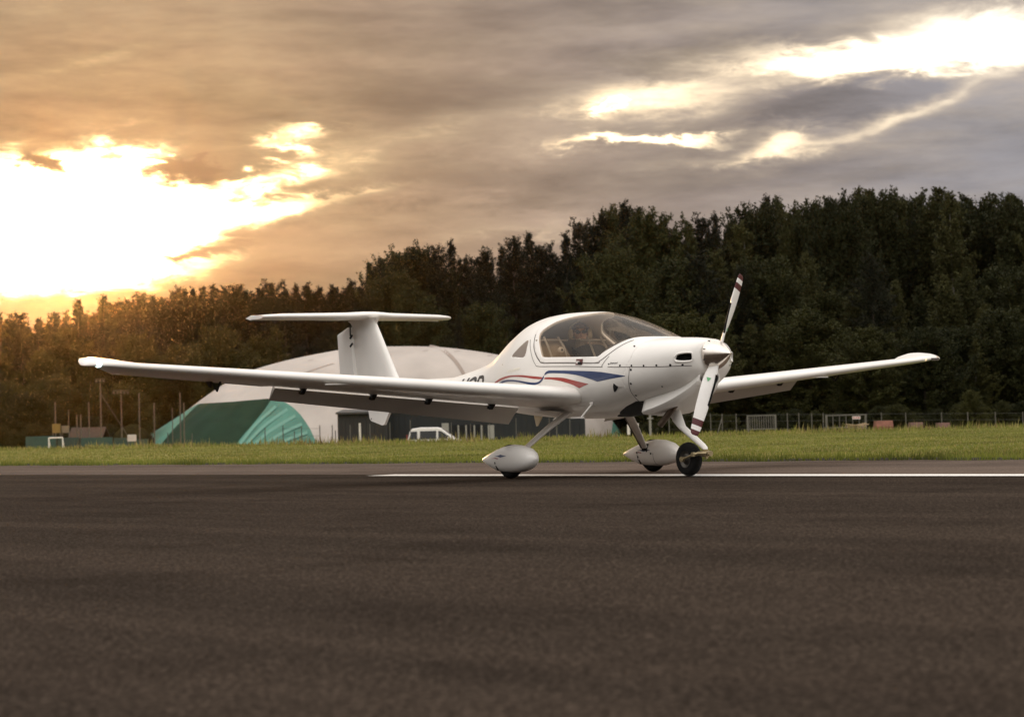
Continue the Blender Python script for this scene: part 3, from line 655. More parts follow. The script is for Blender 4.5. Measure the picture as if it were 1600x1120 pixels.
# fillets of the wing root and the fairing where the gear leg leaves the belly
for s in (-1, 1):
    mb = MB(); V, F = loft([[(.02+.26*math.cos(a)*k-.02*(1-k), s*(.40+.13*math.sin(a)*k), .655-.03*(1-k)+.02*math.sin(a)) for a in np.linspace(0, 2*math.pi, 24, endpoint=False)] for k in (1.0, .92, .75, .4)], True, (False, True))
    mesh_obj('gear_fairing', V, F, WHITE2, plane, angle=60)

# ---- tail
def fin_sec(z, xl, xt, th):
    t, u, l = airfoil(14, th, 0); c = xl-xt
    return [(xl-c*a, b*c, z) for a, b in zip(t[::-1], u[::-1])] + [(xl-c*a, b*c, z) for a, b in zip(t[1:], l[1:])]
def lerp(a, b, t): return a+(b-a)*t
zs_ = np.linspace(1.0, 1.80, 9)
V, F = loft([fin_sec(z, lerp(-3.50,-4.05,(z-1.)/.8), lerp(-4.50,-4.625,(z-1.)/.8), .13) for z in zs_] + [fin_sec(1.83,-4.03,-4.66,.16), fin_sec(1.86,-3.98,-4.72,.20)], True, (True, True))
fix_normals(mesh_obj('tail_fin', V, F, WHITE, plane, angle=50))
def rud(z, xh, xt, h): return [(xh,-h,z),(xh+.012,0,z),(xh,h,z),(lerp(xh,xt,.6),h*.55,z),(xt,.004,z),(xt,-.004,z),(lerp(xh,xt,.6),-h*.55,z)]
V, F = loft([rud(.97,-4.50,-4.90,.045), rud(1.2,-4.535,-4.935,.042), rud(1.70,-4.61,-4.975,.036), rud(1.78,-4.625,-4.72,.034)], True, (True, True))
ru = fix_normals(mesh_obj('rudder', V, F, WHITE, plane, smooth_=False))
for z in (1.66, 1.56): mb = MB(); mb.box((-4.575 - .01*(z-1.6), -.044, z), (.07, .012, .022), rot=Matrix.Rotation(-.6, 3, 'Y')); mb.build('rudder_hinge', DARK, ru)
mb = MB(); mb.box((-4.605,-.037,1.73), (.012,.012,.12)); mb.build('hinge_gap', DARK, ru)
def ht_sec(y, xl, xt, z, th, x1=1.):
    t, u, l = airfoil(16, th, 0); c = xl-xt; g = t*x1; U_, L_ = np.interp(g, t, u), np.interp(g, t, l)
    return [(xl-c*a, y, z+b*c) for a, b in zip(g[::-1], U_[::-1])] + [(xl-c*a, y, z+b*c) for a, b in zip(g[1:], L_[1:])]
hy = [-1.335,-1.31,-1.26,-1.1,-.7,-.3,-.08,.08,.3,.7,1.1,1.26,1.31,1.335]
def hxl(y): a = abs(y); return -4.06 - .20*a - (max(a-1.1, 0)/.225)**2.2*.09
def hz(y): return 1.893 + .012*max(0, 1-abs(y)/.3)
V, F = loft([ht_sec(y, hxl(y), -4.86, hz(y), .125 if abs(y) < 1.2 else .11, .68) for y in hy], True, (True, True)); tpl = fix_normals(mesh_obj('tailplane', V, F, WHITE, plane, angle=50))
V, F = loft([[(hxl(y)-(hxl(y)+4.86)*a, y, hz(y)+b) for a, b in ((.69,.030),(.85,.016),(1.0,.003),(1.0,-.003),(.85,-.016),(.69,-.030),(.675,0))] for y in hy], True, (True, True)); fix_normals(mesh_obj('elevator', V, F, WHITE, plane, angle=50))
mb = MB(); mb.prism([(-3.60,.95),(-4.30,.95),(-4.235,.655),(-4.20,.625),(-3.95,.568),(-3.90,.575)], -.016, .016); vf = mb.build('ventral_fin', WHITE, plane)
mb = MB(); mb.lathe([(-.002,.001),(-.002,.010)], (-4.19,-.018,.65), 'Y', 8); mb.build('fin_bolt', DARK, vf)

# ---- propeller
PC = Vector((0, 0, 1.165)); XP = 2.165; PHI = R(23)
mb = MB(); mb.lathe([(2.098,.001),(2.098,.150),(2.115,.150),(2.16,.137),(2.21,.111),(2.26,.078),(2.30,.047),(2.325,.024),(2.338,.010),(2.342,.001)], PC, 'X', 40)
spin = mb.build('spinner', STEEL, plane, True, 50)
for k in range(9): a = k*2*math.pi/9; mb = MB(); mb.lathe([(0,.001),(.0,.006),(-.004,.007)], (2.118, math.cos(a)*.1475, 1.165+math.sin(a)*.1475), 'X', 6); mb.box((2.13, math.cos(a)*.148, 1.165+math.sin(a)*.148), (.012,.008,.008)); mb.build('spinner_screw', DARK, spin)
BW = mat('blade_white', (.80,.77,.73), .35, .05, 9); MAROON = mat('blade_maroon', (.085,.012,.015), .4, .1); BGREEN = mat('blade_green', (.12,.42,.17), .5, .1)
def blade(a0):
    rs = np.concatenate([np.linspace(.10, .66, 24), [.672,.6725,.735,.7355,.781,.7815], np.linspace(.79,.826,5), [.8305]]); n = 15; rings = []; 
    er = Vector((0, math.sin(a0), math.cos(a0))); et = Vector((0, -math.cos(a0), math.sin(a0)))   # radial; leading-edge direction in the disc
    ch = tab((.10,.085),(.16,.105),(.30,.135),(.5,.132),(.7,.112),(.80,.092),(.822,.075),(.8305,.045)); th = tab((.10,.30),(.2,.2),(.4,.13),(.8305,.08))
    for r in rs:
        be = min(math.atan2(1.42, 2*math.pi*r), R(58)); d = et*math.cos(be) + Vector((1,0,0))*math.sin(be); q = Vector((1,0,0))*math.cos(be) - et*math.sin(be); c, t_ = float(ch(r)), float(th(r))
        u = np.linspace(0, 2*math.pi, n, endpoint=False)
        step = .010 if .20 < r < .52 else 0
        rings.append([PC + Vector((XP,0,0)) + er*r + d*(c*(.5*math.cos(k)-.06) - (step if math.cos(k) > .55 else 0)) + q*(c*t_*.5*math.sin(k)*(1+.45*math.cos(k)) + (.012*c if math.sin(k) > 0 else 0)) for k in u])
    V, F = loft(rings, True, (True, True)); mi = []
    for f in F:
        r = np.mean([(Vector(V[i])-PC).dot(er) for i in f]); dl = np.mean([(Vector(V[i])-PC-Vector((XP,0,0))).dot(et) for i in f])
        c = float(ch(r)); be = min(math.atan2(1.42, 2*math.pi*r), R(58))
        mi.append(1 if (r > .781 or .672 < r < .735) else 0)
    b = fix_normals(mesh_obj('propeller_blade', V, F, [BW, MAROON], spin, True, mi, 60))
    g = []
    for r in np.linspace(.205, .515, 14):                        # black rubber strip on the leading edge
        be = min(math.atan2(1.42, 2*math.pi*r), R(58)); d = et*math.cos(be) + Vector((1,0,0))*math.sin(be); q = Vector((1,0,0))*math.cos(be) - et*math.sin(be); c = float(ch(r)); t_ = float(th(r))
        o_ = PC + Vector((XP,0,0)) + er*r
        g.append([o_ + d*(c*.445) , o_ + d*(c*.37) + q*c*t_*.34, o_ + d*(c*.29)+q*c*t_*.50, o_ + d*(c*.29)-q*c*t_*.42, o_ + d*(c*.37) - q*c*t_*.33])
    V, F = loft(g, True, (True, True)); fix_normals(mesh_obj('leading_edge_guard', V, F, BLACK, spin, True, angle=60))
    be = math.atan2(1.42, 2*math.pi*.27); d = et*math.cos(be) + Vector((1,0,0))*math.sin(be); q = Vector((1,0,0))*math.cos(be) - et*math.sin(be); o_ = PC + Vector((XP,0,0)) + er*.27 + q*.016 - d*.02
    mesh_obj('blade_decal', [o_ + d*.024 + er*-.018 , o_ - d*.024 + er*-.018, o_ + er*.024], [(0,1,2)], BGREEN, spin)
blade(PHI); blade(PHI + math.pi)

# ---- undercarriage
def wheel(name, c, r, w, m_rim, n=40):
    mb = MB(); pr = []
    for k in range(15):
        a = math.pi*(k/14-.5); pr.append((w/2*math.sin(a)*(1 if abs(a) < 1.2 else .94), r - (r*.50)*(1-abs(math.cos(a))**.55)))
    mb.lathe(pr, c, 'Y', n); t = mb.build(name, BLACK, plane, True, 60)
    mb = MB(); mb.lathe([(-w*.40,.001),(-w*.40,.022),(-w*.34,.03),(-w*.28,r*.34),(-w*.40,r*.48),(-w*.42,r*.52),(w*.42,r*.52),(w*.40,r*.48),(w*.28,r*.34),(w*.34,.03),(w*.40,.022),(w*.40,.001)], c, 'Y', n); mb.build('wheel_rim', m_rim, t, True, 40)
    return t
RIM = mat('rim_grey', (.07,.062,.052), .45, .2, 12, metal=.5)
for s in (-1, 1):
    yc = s*.93
    wheel('main_wheel', (0, yc, .172), .172, .125, RIM)
    # teardrop fairing
    xs_ = [.435,.428,.41,.37,.30,.20,.08,-.05,-.18,-.30,-.40,-.46,-.495,-.505]
    ft = tab((-.505,.192),(-.46,.212),(-.30,.262),(-.05,.328),(.10,.343),(.25,.325),(.37,.28),(.42,.235),(.435,.205)); fb = tab((-.505,.180),(-.46,.165),(-.30,.110),(-.10,.062),(.10,.058),(.28,.082),(.37,.118),(.42,.165),(.435,.195)); fw_ = tab((-.505,.003),(-.46,.022),(-.30,.075),(-.05,.122),(.12,.132),(.28,.118),(.37,.085),(.42,.045),(.435,.006))
    rr = []
    for x in xs_:
        t, b, w = float(ft(x)), float(fb(x)), float(fw_(x)); mzz, h = (t+b)/2, (t-b)/2
        rr.append([(x, yc + w*math.copysign(abs(math.cos(a))**.85, math.cos(a)), mzz + h*math.copysign(abs(math.sin(a))**.85, math.sin(a))) for a in np.linspace(0, 2*math.pi, 36, endpoint=False)])
    V, F = loft(rr, True, (True, True)); fo = fix_normals(mesh_obj('wheel_fairing', V, F, WHITE, plane, angle=70))
    def fsd(x, z): 
        t, b, w = float(ft(x)), float(fb(x)), float(fw_(x)); q = min(abs((z-(t+b)/2)/((t-b)/2)), 1); return w*max(1-q**(2/.85), 0)**(.85/2)
    def fpatch(name, poly, m, so):
        top = [p for p in poly]; n = len(top); V = [(x, yc + so*(fsd(x, z)+.003), z) for x, z in top]; mesh_obj(name, V, [tuple(range(n))], m, fo, False)
    for so2 in (-1, 1):
        fpatch('fairing_stripe', [(-.135,.228),(-.04,.236),(.0,.246),(.055,.238),(.12,.234),(.04,.222),(.0,.215),(-.06,.226)], BLUE, so2)
        fpatch('fairing_stripe', [(-.22,.202),(-.10,.214),(-.03,.205),(-.06,.199),(-.12,.207)], RED, so2)
        fpatch('fairing_slot', [(-.125,.148),(-.105,.148),(-.105,.170),(-.125,.170)], DARK, so2)
        fpatch('fairing_slot', [(-.130,.085),(-.092,.085),(-.098,.132),(-.118,.132)], DARK, so2)
        for xx in (.16, -.13):
            q = [(xx, z) for z in np.linspace(float(fb(xx))+.012, .20, 9)]; V = []; 
            for x, z in q: V += [(x-.0025, yc+so2*(fsd(x, z)+.002), z), (x+.0025, yc+so2*(fsd(x, z)+.002), z)]
            if so2 == -s: mesh_obj('fairing_seam', V, [(2*i, 2*i+2, 2*i+3, 2*i+1) for i in range(8)], LINE_M, fo, False)
    for x, z in ((-.13,.205),(.06,.222),(.13,.195)):
        mb = MB(); mb.lathe([(0,.001),(0,.010),(-.003,.011)], (x, yc-s*(fsd(x, z)+.004), z), 'Y', 8); mb.build('fairing_bolt', DARK, fo)
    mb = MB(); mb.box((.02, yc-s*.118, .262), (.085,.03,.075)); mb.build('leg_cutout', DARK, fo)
    # flat spring leg
    rr = []
    for t in np.linspace(0, 1, 8):
        p = Vector((.27,s*.36,.66)).lerp(Vector((.02, s*.80, .262)), t) + Vector((0,0,.018*math.sin(math.pi*t))); c, h = lerp(.075,.045,t), lerp(.020,.014,t)
        d = Vector((0, s*.44, -.36)).normalized(); u_ = Vector((1,0,0)); v_ = d.cross(u_)
        rr.append([p + u_*c*math.cos(a) + v_*h*math.copysign(abs(math.sin(a))**.6, math.sin(a)) for a in np.linspace(0, 2*math.pi, 16, endpoint=False)])
    V, F = loft(rr, True, (True, True)); lg = fix_normals(mesh_obj('main_gear_leg', V, F, LEG, plane, angle=50))
    mb = MB(); mb.tube([(.20,s*.375,.625),(-.02,s*.79,.252)], .008, 6); mb.build('brake_line', LINE_M, lg)
# nose leg: faired top, bent strut, castering fork
rr = []
for t in np.linspace(0, 1, 8):
    p = Vector((1.46,0,.66)).lerp(Vector((1.60,0,.475)), t); c, h = lerp(.105,.055,t), lerp(.042,.030,t)
    rr.append([p + Vector((c*math.cos(a), h*math.sin(a), .25*c*math.cos(a)*0)) for a in np.linspace(0, 2*math.pi, 18, endpoint=False)])
V, F = loft(rr, True, (True, True)); fix_normals(mesh_obj('nose_leg_fairing', V, F, WHITE, plane, angle=60))
mb = MB(); mb.tube([(1.50,0,.56),(1.585,0,.487),(1.91,0,.288),(1.935,0,.268),(1.938,0,.222)], [.034,.033,.029,.027,.025], 14); mb.build('nose_gear_leg', WHITE, plane, True, 60)
nw = wheel('nose_wheel', (1.69,0,.165), .165, .115, RIM)
mb = MB(); mb.lathe([(-.03,.030),(.045,.032)], (1.938,0,.215), 'Z', 14); mb.tube([(1.90,-.02,.222),(1.93,-.085,.222),(2.01,-.03,.222)], .020, 8); mb.tube([(1.95,0,.222),(2.02,0,.218)], .026, 10); mb.tube([(1.99,-.04,.226),(2.03,-.04,.226)], .014, 8)
for s in (-1, 1):
    mb.tube([(1.93,0,.220),(1.89,s*.075,.216),(1.84,s*.082,.205),(1.69,s*.082,.165)], [.022,.018,.012,.012], 10); mb.box((1.76,s*.082,.184), (.13,.012,.020), rot=Matrix.Rotation(R(-15), 3, 'Y'))
    mb.lathe([(-.014*s,.026),(.014*s,.026),(.016*s,.001)], (1.69,s*.086,.165), 'Y', 12); mb.lathe([(-.012*s,.022),(.014*s,.022),(.015*s,.001)], (1.86,s*.088,.212), 'Y', 10)
mb.tube([(1.93,-.05,.235),(1.97,-.06,.235)], .012, 6); mb.tube([(1.965,-.02,.185),(1.985,-.02,.185)], .016, 8)
mb.build('nose_fork', BRASS, plane, True, 50)

# ---- cockpit
CAB = mat('cabin_beige', (.56,.45,.33), .8, .15, 8); SEATM = mat('seat_leather', (.36,.29,.21), .6, .15, 10); PANEL = mat('panel_dark', (.07,.06,.052), .6, .1)
rr = []
for x in np.linspace(-.85, 1.25, 26):                            # inner trim below the window sill
    zt_ = 1.16; rr.append([(x, y_, z_) for y_, z_ in [(-max(float(f_halfwidth(x, zt_))-.035, .02), zt_), (-max(float(f_halfwidth(x, .95))-.05, .02), .95), (-.3*min(1,float(F_WID(x))/.5), .86), (.3*min(1,float(F_WID(x))/.5), .86), (max(float(f_halfwidth(x, .95))-.05, .02), .95), (max(float(f_halfwidth(x, zt_))-.035, .02), zt_)]])
V, F = loft(rr, False, (False, False)); mesh_obj('cabin_trim', V, F, CAB, plane)
mb = MB(); mb.box((-.58,0,1.16), (.50,.84,.05)); mb.box((-.40,0,1.20), (.06,.84,.10)); mb.build('baggage_shelf', CAB, plane)
for s in (-1, 1):
    mb = MB()
    V, F = loft([[(x+.05*(k in (2,3)), y, z) for k, (y, z) in enumerate(((s*.28-w,0),(s*.28+w,0)))] for x, z, w in ()], False, (False, False)) if False else ([], [])
    rr = []
    for t in np.linspace(0, 1, 10):
        x = lerp(.12, -.22, t); z = lerp(.90, 1.43, t); w = .215*(1-.18*t**3)*(1 if t < .97 else .8); d = .05*(1-.3*t)
        rr.append([(x+d, s*.28+w*.92, z), (x+d*1.25, s*.28+w*.5, z), (x+d*1.25, s*.28-w*.5, z), (x+d, s*.28-w*.92, z), (x-d, s*.28-w, z-.02), (x-d, s*.28+w, z-.02)])
    V, F = loft(rr, True, (True, True)); st = fix_normals(mesh_obj('seat_back', V, F, SEATM, plane, angle=50))
    mb = MB(); mb.box((.32,s*.28,.93), (.46,.42,.10)); mb.build('seat_cushion', SEATM, plane)
    mb = MB(); mb.tube([(-.13,s*.28-.09,1.44),(-.05,s*.28-.10,1.34),(.13,s*.28-.10,1.02)], .014, 4); mb.tube([(-.13,s*.28+.09,1.44),(-.05,s*.28+.10,1.34),(.13,s*.28+.10,1.02)], .014, 4); mb.tube([(-.12,s*.28-.2,1.405),(-.12,s*.28+.2,1.405)], .010, 6); mb.build('seat_belt', mat('belt_webbing', (.40,.36,.30), .8), st)
mb = MB(); mb.lathe([(-.03,.001),(-.03,.022),(-.01,.032),(.01,.032),(.016,.024),(.016,.001)], (.01,-.26,1.30), 'X', 16); mb.lathe([(.017,.001),(.018,.012)], (.01,-.26,1.30), 'X', 12, 1); mb.build('seat_belt_reel', [mat('reel_pale', (.62,.56,.46), .5), PANEL], plane, True, 50)
# instrument panel under a rounded glare shield
rr = []
for x, zt_, w in ((.72,1.26,.40),(.76,1.335,.44),(.90,1.372,.45),(1.05,1.37,.43),(1.22,1.35,.36)):
    rr.append([(x, y, .95 + (zt_-.95)*max(1-(abs(y)/w)**3.0*.75, .1)) for y in np.linspace(-w, w, 17)] + [(x, w, .92), (x, -w, .92)])
V, F = loft(rr, True, (True, True)); ip = fix_normals(mesh_obj('instrument_panel', V, F, PANEL, plane, angle=45))
for y in (-.24,-.12,0,.12,.24):
    for z in (1.10,1.21): mb = MB(); mb.lathe([(0,.044),(-.012,.044),(-.013,.038)], (.718,y,z), 'X', 14); mb.build('dial', LINE_M, ip, True, 40)
for s in (-1, 1): mb = MB(); mb.tube([(.62,s*.28,.92),(.60,s*.28,1.08),(.58,s*.28,1.17)], [.014,.014,.02], 8); mb.build('control_stick', PANEL, plane, True)

# ================================================================== PILOT (sits in the port seat)
def skin_body(name, joints, edges, root):
    me = bpy.data.meshes.new(name); ks = list(joints); me.from_pydata([joints[k][0] for k in ks], [(ks.index(a), ks.index(b)) for a, b in edges], []); me.update()
    o = bpy.data.objects.new(name, me); col.objects.link(o); md = o.modifiers.new('skin', 'SKIN'); md.use_smooth_shade = True
    for i, k in enumerate(ks):
        sv = me.skin_vertices[0].data[i]; r = joints[k][1]; sv.radius = r if isinstance(r, tuple) else (r, r); sv.use_root = (k == root)
    sb = o.modifiers.new('smooth', 'SUBSURF'); sb.levels = sb.render_levels = 2
    bpy.context.view_layer.update(); m2 = bpy.data.meshes.new_from_object(o.evaluated_get(bpy.context.evaluated_depsgraph_get())); m2.name = name
    bpy.data.objects.remove(o); o2 = bpy.data.objects.new(name, m2); col.objects.link(o2); return o2
pl = Vector((0, 0, 0))
HX, HY, HZ = -.27, .20, 1.478                                    # head centre in aircraft coordinates
J = {'pelvis': ((.0,.26,1.0), (.155,.12)), 'belly': ((-.06,.26,1.10), (.15,.125)), 'chest': ((-.13,.25,1.23), (.17,.12)), 'neck0': ((-.175,.235,1.335), (.085,.07)), 'neck': ((-.21,.215,1.375), .056), 'jaw': ((-.235,.205,1.425), (.066,.062)), 'head': ((-.26,.20,1.485), (.085,.078)), 'crown': ((-.275,.198,1.545), (.070,.066)),
     'shl': ((-.14,.42,1.285), .068), 'ell': ((.02,.50,1.10), .047), 'wrl': ((.22,.44,1.05), .033), 'hal': ((.29,.42,1.05), (.036,.024)),
     'shr': ((-.14,.07,1.285), .068), 'elr': ((.06,-.01,1.09), .047), 'wrr': ((.30,.10,1.08), .033), 'har': ((.37,.13,1.085), (.036,.024)),
     'hipl': ((.08,.36,.985), .092), 'knl': ((.46,.37,1.01), .066), 'anl': ((.80,.37,.88), .045), 'hipr': ((.08,.16,.985), .092), 'knr': ((.46,.14,1.01), .066), 'anr': ((.80,.14,.88), .045)}
for h, sx in (('hal', .42), ('har', .13)):
    hx, hz_ = (.29, 1.05) if h == 'hal' else (.37, 1.085)
    for i, dy in enumerate((-.024,-.008,.008,.024)):
        J[h+'f%d' % i] = ((hx+.045, sx+dy, hz_+.004), .010); J[h+'g%d' % i] = ((hx+.075-.004*abs(i-1.4), sx+dy, hz_-.022), .009)
    J[h+'t'] = ((hx+.005, sx-.040 if h == 'hal' else sx+.040, hz_-.002), .011); J[h+'u'] = ((hx+.04, sx-.046 if h == 'hal' else sx+.046, hz_-.012), .009)
Ed = [('pelvis','belly'),('belly','chest'),('chest','neck0'),('neck0','neck'),('neck','jaw'),('jaw','head'),('head','crown'),('chest','shl'),('shl','ell'),('ell','wrl'),('wrl','hal'),('chest','shr'),('shr','elr'),('elr','wrr'),('wrr','har'),('pelvis','hipl'),('hipl','knl'),('knl','anl'),('pelvis','hipr'),('hipr','knr'),('knr','anr')]
for h in ('hal', 'har'):
    for i in range(4): Ed += [(h, h+'f%d' % i), (h+'f%d' % i, h+'g%d' % i)]
    Ed += [(h, h+'t'), (h+'t', h+'u')]
person = skin_body('person', J, Ed, 'pelvis')
tag(person, 'pilot in dark jacket, sunglasses and a pale headset seated behind the tinted canopy', 'person')
SKIN = mat('skin', (.78,.50,.35), .5, .06, 20); JACK = mat('jacket_dark', (.05,.047,.045), .8, .2, 14); TROU = mat('trousers_navy', (.03,.033,.045), .85, .2)
me = person.data; me.materials.clear(); [me.materials.append(x) for x in (JACK, SKIN, TROU)]
for p in me.polygons:
    c = p.center; hand = (c.x > .235 and c.y > .3 and c.z > 1.02 and c.z < 1.1 and c.x < .42) or (c.x > .315 and c.z > 1.045 and c.y < .25)
    p.material_index = 1 if (c.z > 1.365 or hand) else (2 if c.z < 1.05 and c.x > .06 else 0); p.use_smooth = True
person.location = AC_LOC; person.rotation_euler = plane.rotation_euler
# the face looks forward and to starboard (towards the camera)
FD = Vector((.86,-.50,-.02)).normalized(); FR = FD.cross(Vector((0,0,1))).normalized(); HC = Vector((HX+.01, HY, 1.482)); FU = Vector((0,0,1))
def hp(f, r, u): return HC + FD*f + FR*r + FU*u
mb = MB(); V, F = loft([[hp(.062,w,u), hp(.062+d,0,u), hp(.062,-w,u)] for w, d, u in ((.010,.018,.028),(.013,.030,.0),(.017,.042,-.022),(.012,.022,-.034))], False, (True, True)); mb.add(V, F); mb.build('nose', SKIN, person, True)
mb = MB(); mb.box(hp(.068,0,-.058), (.02,.04,.008), rot=Matrix((FD, -FR, FU)).transposed()); mb.build('mouth', mat('lips', (.25,.10,.08), .5), person)
for r in (-1, 1): mb = MB(); mb.lathe([(-.012,.004),(0,.03),(.012,.004)], hp(-.005, r*.086, -.005), 'Y', 12); mb.build('ear', SKIN, person, True)
mb = MB()
for r in (-1, 1):
    V = [hp(.082-.010*abs(math.cos(a)), r*.034+.027*math.cos(a), .018+.021*math.sin(a)) for a in np.linspace(0, 2*math.pi, 14, endpoint=False)]; mb.add(V + [hp(.086, r*.034, .018)], [(i, (i+1) % 14, 14) for i in range(14)])
    mb.tube([hp(.072, r*.06, .024), hp(.0, r*.088, .022)], .003, 5)
mb.tube([hp(.084,-.01,.024), hp(.084,.01,.024)], .003, 5); mb.build('sunglasses', mat('lens_black', (.01,.01,.012), .1), person, True)
mb = MB(); V = []; F = []
for i, a in enumerate(np.linspace(0, math.pi*.56, 8)):
    for k in range(18):
        b = 2*math.pi*k/18; f = math.cos(b)*math.sin(a); rr_ = math.sin(b)*math.sin(a); u = math.cos(a)
        V.append(hp(-.012 + .096*f - (.03 if f > .3 and u < .4 else 0), .092*rr_, .004 + .108*u if not (f > .2 and u < .45) else .004+.108*.5))
for i in range(7): F += [(i*18+k, i*18+(k+1) % 18, (i+1)*18+(k+1) % 18, (i+1)*18+k) for k in range(18)]
mb.add(V, F); mb.build('hair', mat('hair_brown', (.22,.145,.09), .7, .2, 40), person, True)
mb = MB()
for r in (-1, 1):
    c = hp(-.005, r*.100, -.004); V = []; F = []
    for w, d in ((.044,-.02),(.05,0),(.046,.022),(.02,.03)):
        V += [c + FD*(w*.85*math.cos(a)) + FU*(w*1.15*math.sin(a)) + FR*(r*d) for a in np.linspace(0, 2*math.pi, 16, endpoint=False)]
    for i in range(3): F += [(i*16+k, i*16+(k+1) % 16, (i+1)*16+(k+1) % 16, (i+1)*16+k) for k in range(16)]
    F.append(tuple(48+k for k in range(16))); mb.add(V, F)
mb.tube([hp(-.01, .112*math.cos(a), .02+.108*math.sin(a)) for a in np.linspace(.1, math.pi-.1, 13)], .010, 8)
mb.tube([hp(.0,.112,-.03), hp(.06,.09,-.055), hp(.095,.03,-.06)], .004, 6); mb.lathe([(-.014,.004),(0,.012),(.014,.004)], hp(.095,.02,-.06), 'Y', 8)
mb.build('headset', mat('headset_cream', (.80,.72,.50), .45), person, True)
mb = MB(); V, F = loft([[Vector((-.19,.225,z)) + Vector((math.cos(a)*rx, math.sin(a)*rx, 0)) for a in np.linspace(0, 2*math.pi, 16, endpoint=False)] for z, rx in ((1.325,.105),(1.352,.088),(1.372,.078),(1.370,.070))], True, (False, False)); mb.add(V, F); mb.build('collar', mat('collar_olive', (.20,.15,.10), .8), person, True)
# ================================================================== AIR DOME behind the field
def gz(px, Y, py=650): p = at(px, py, Y); return ground_z(p.x, Y)
DY = 186.; dc = at(600, 690, DY); DZ = ground_z(dc.x, DY) - .05; SC = FPX/DY
DA = 378/SC; DH = (697-537)/SC + .10
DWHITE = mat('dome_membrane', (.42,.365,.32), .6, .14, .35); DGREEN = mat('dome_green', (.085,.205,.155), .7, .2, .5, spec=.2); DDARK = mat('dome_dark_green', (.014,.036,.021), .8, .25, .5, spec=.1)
DBAND = mat('dome_strap', (.27,.21,.17), .7, .1)
na, nh = 180, 44; Vd = []; Fd = []
R_LEFT = pchip([0,.2,.41,.6,.76,.86,.95,.985,1.], [1.10,.955,.81,.695,.575,.435,.24,.13,0]); R_RIGHT = pchip([0,.2,.5,.7,.856,.95,.985,1.], [1.,.95,.83,.70,.53,.33,.19,0])
def dome_r(ca, z): w = .5-.5*math.sin(max(-1, min(1, ca))*math.pi/2); return w*float(R_LEFT(z)) + (1-w)*float(R_RIGHT(z))
def dome_pt(a, h, off=0.):
    ca, sa = math.cos(a), math.sin(a); e = 2/2.6
    ex, ey = math.copysign(abs(ca)**e, ca), math.copysign(abs(sa)**e, sa)
    z = math.sin(h); rr = dome_r(ca, z)
    return np.array([(DA+off)*ex*rr, (DA*.62+off)*ey*rr, (DH+off)*z])
for j in range(nh):
    h = math.pi/2*(j/(nh-1))*.999
    for i in range(na):
        a = 2*math.pi*i/na; p = dome_pt(a, h); k = 1 + .004*math.sin(i*math.pi/2.5)*math.cos(h)    # seams pull the skin in a little
        Vd.append(p*np.array([k, k, 1]))
for j in range(nh-1): Fd += [(j*na+i, j*na+(i+1) % na, (j+1)*na+(i+1) % na, (j+1)*na+i) for i in range(na)]
Fd.append(tuple((nh-1)*na+i for i in range(na)))
dome_mesh = (np.array(Vd), Fd)
dome = empty('air_dome', (dc.x, DY, DZ), 'large white inflated sports dome with a green end, behind the aircraft tail', 'air dome')
def dxz(px, py):                                                 # photograph pixel to dome front coordinates (seen almost square on)
    Yf = DY - DA*.40; p = at(px, py, Yf); k = DY/Yf*1.0
    return ((p.x - dc.x*Yf/DY)*1.0*DY/Yf*1.0, (p.z-CAM_H)*DY/Yf + CAM_H - DZ)
def dome_side(poly): sd = polysdf([dxz(*p) for p in poly]); return lambda V: np.maximum(sd(V[:, 0], V[:, 2]), V[:, 1])
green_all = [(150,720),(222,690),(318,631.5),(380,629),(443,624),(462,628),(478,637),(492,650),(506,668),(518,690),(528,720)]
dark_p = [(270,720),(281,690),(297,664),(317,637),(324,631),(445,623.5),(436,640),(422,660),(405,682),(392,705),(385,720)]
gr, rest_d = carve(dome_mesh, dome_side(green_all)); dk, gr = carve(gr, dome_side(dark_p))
gr2, rest_d = carve(rest_d, dome_side([(951,720),(947,690),(951,672),(957,655),(975,630),(1020,720)]))
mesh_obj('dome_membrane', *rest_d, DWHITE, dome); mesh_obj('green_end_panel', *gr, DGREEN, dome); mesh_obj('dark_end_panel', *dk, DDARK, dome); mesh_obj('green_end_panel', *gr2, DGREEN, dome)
def dome_on(x, z):
    z = min(max(z/DH, 0), .999); ca = max(-1, min(1, x/DA))
    for _ in range(14):
        ex = max(-1, min(1, x/(DA*max(dome_r(ca, z), 1e-3)))); ca = .5*ca + .5*math.copysign(abs(ex)**1.3, ex)
    return -DA*.62*dome_r(ca, z)*max(1-abs(ex)**2.6, 0)**(1/2.6)
def dome_strip(name, pts, w, m):
    c = curve([dxz(*p) for p in pts], 5, False); V = []; F = []
    for i, p in enumerate(c):
        a = np.array(c[max(i-1, 0)]); b = np.array(c[min(i+1, len(c)-1)]); d = (b-a)/np.linalg.norm(b-a); q = np.array([-d[1], d[0]])*w/2
        for sg in (1, -1): x, z = p[0]+sg*q[0], p[1]+sg*q[1]; V.append((x, dome_on(x, z)-.06, z))
        if i: F.append((2*i-2, 2*i-1, 2*i+1, 2*i))
    mesh_obj(name, V, F, m, dome)
dome_strip('cable_band', [(672,541.0),(690,546),(708,560),(722,577),(734,600),(742,625)], .30, DBAND)
for a, b in (((500,582),(532,571)), ((452,600),(500,582))): dome_strip('seam', [a, ((a[0]+b[0])/2, (a[1]+b[1])/2-.4), b], .07, DBAND)
for q in ((440,570),(494,565),(614,558),(668,550.5),(716,551),(767,557),(585,565)): dome_strip('anchor_patch', [(q[0]-4, q[1]+1), q, (q[0]+4, q[1]-.8)], .12, mat('patch_grey', (.36,.30,.26), .7))
GREEN_FOLD = mat('dome_green_fold', (.115,.26,.20), .7, .1)
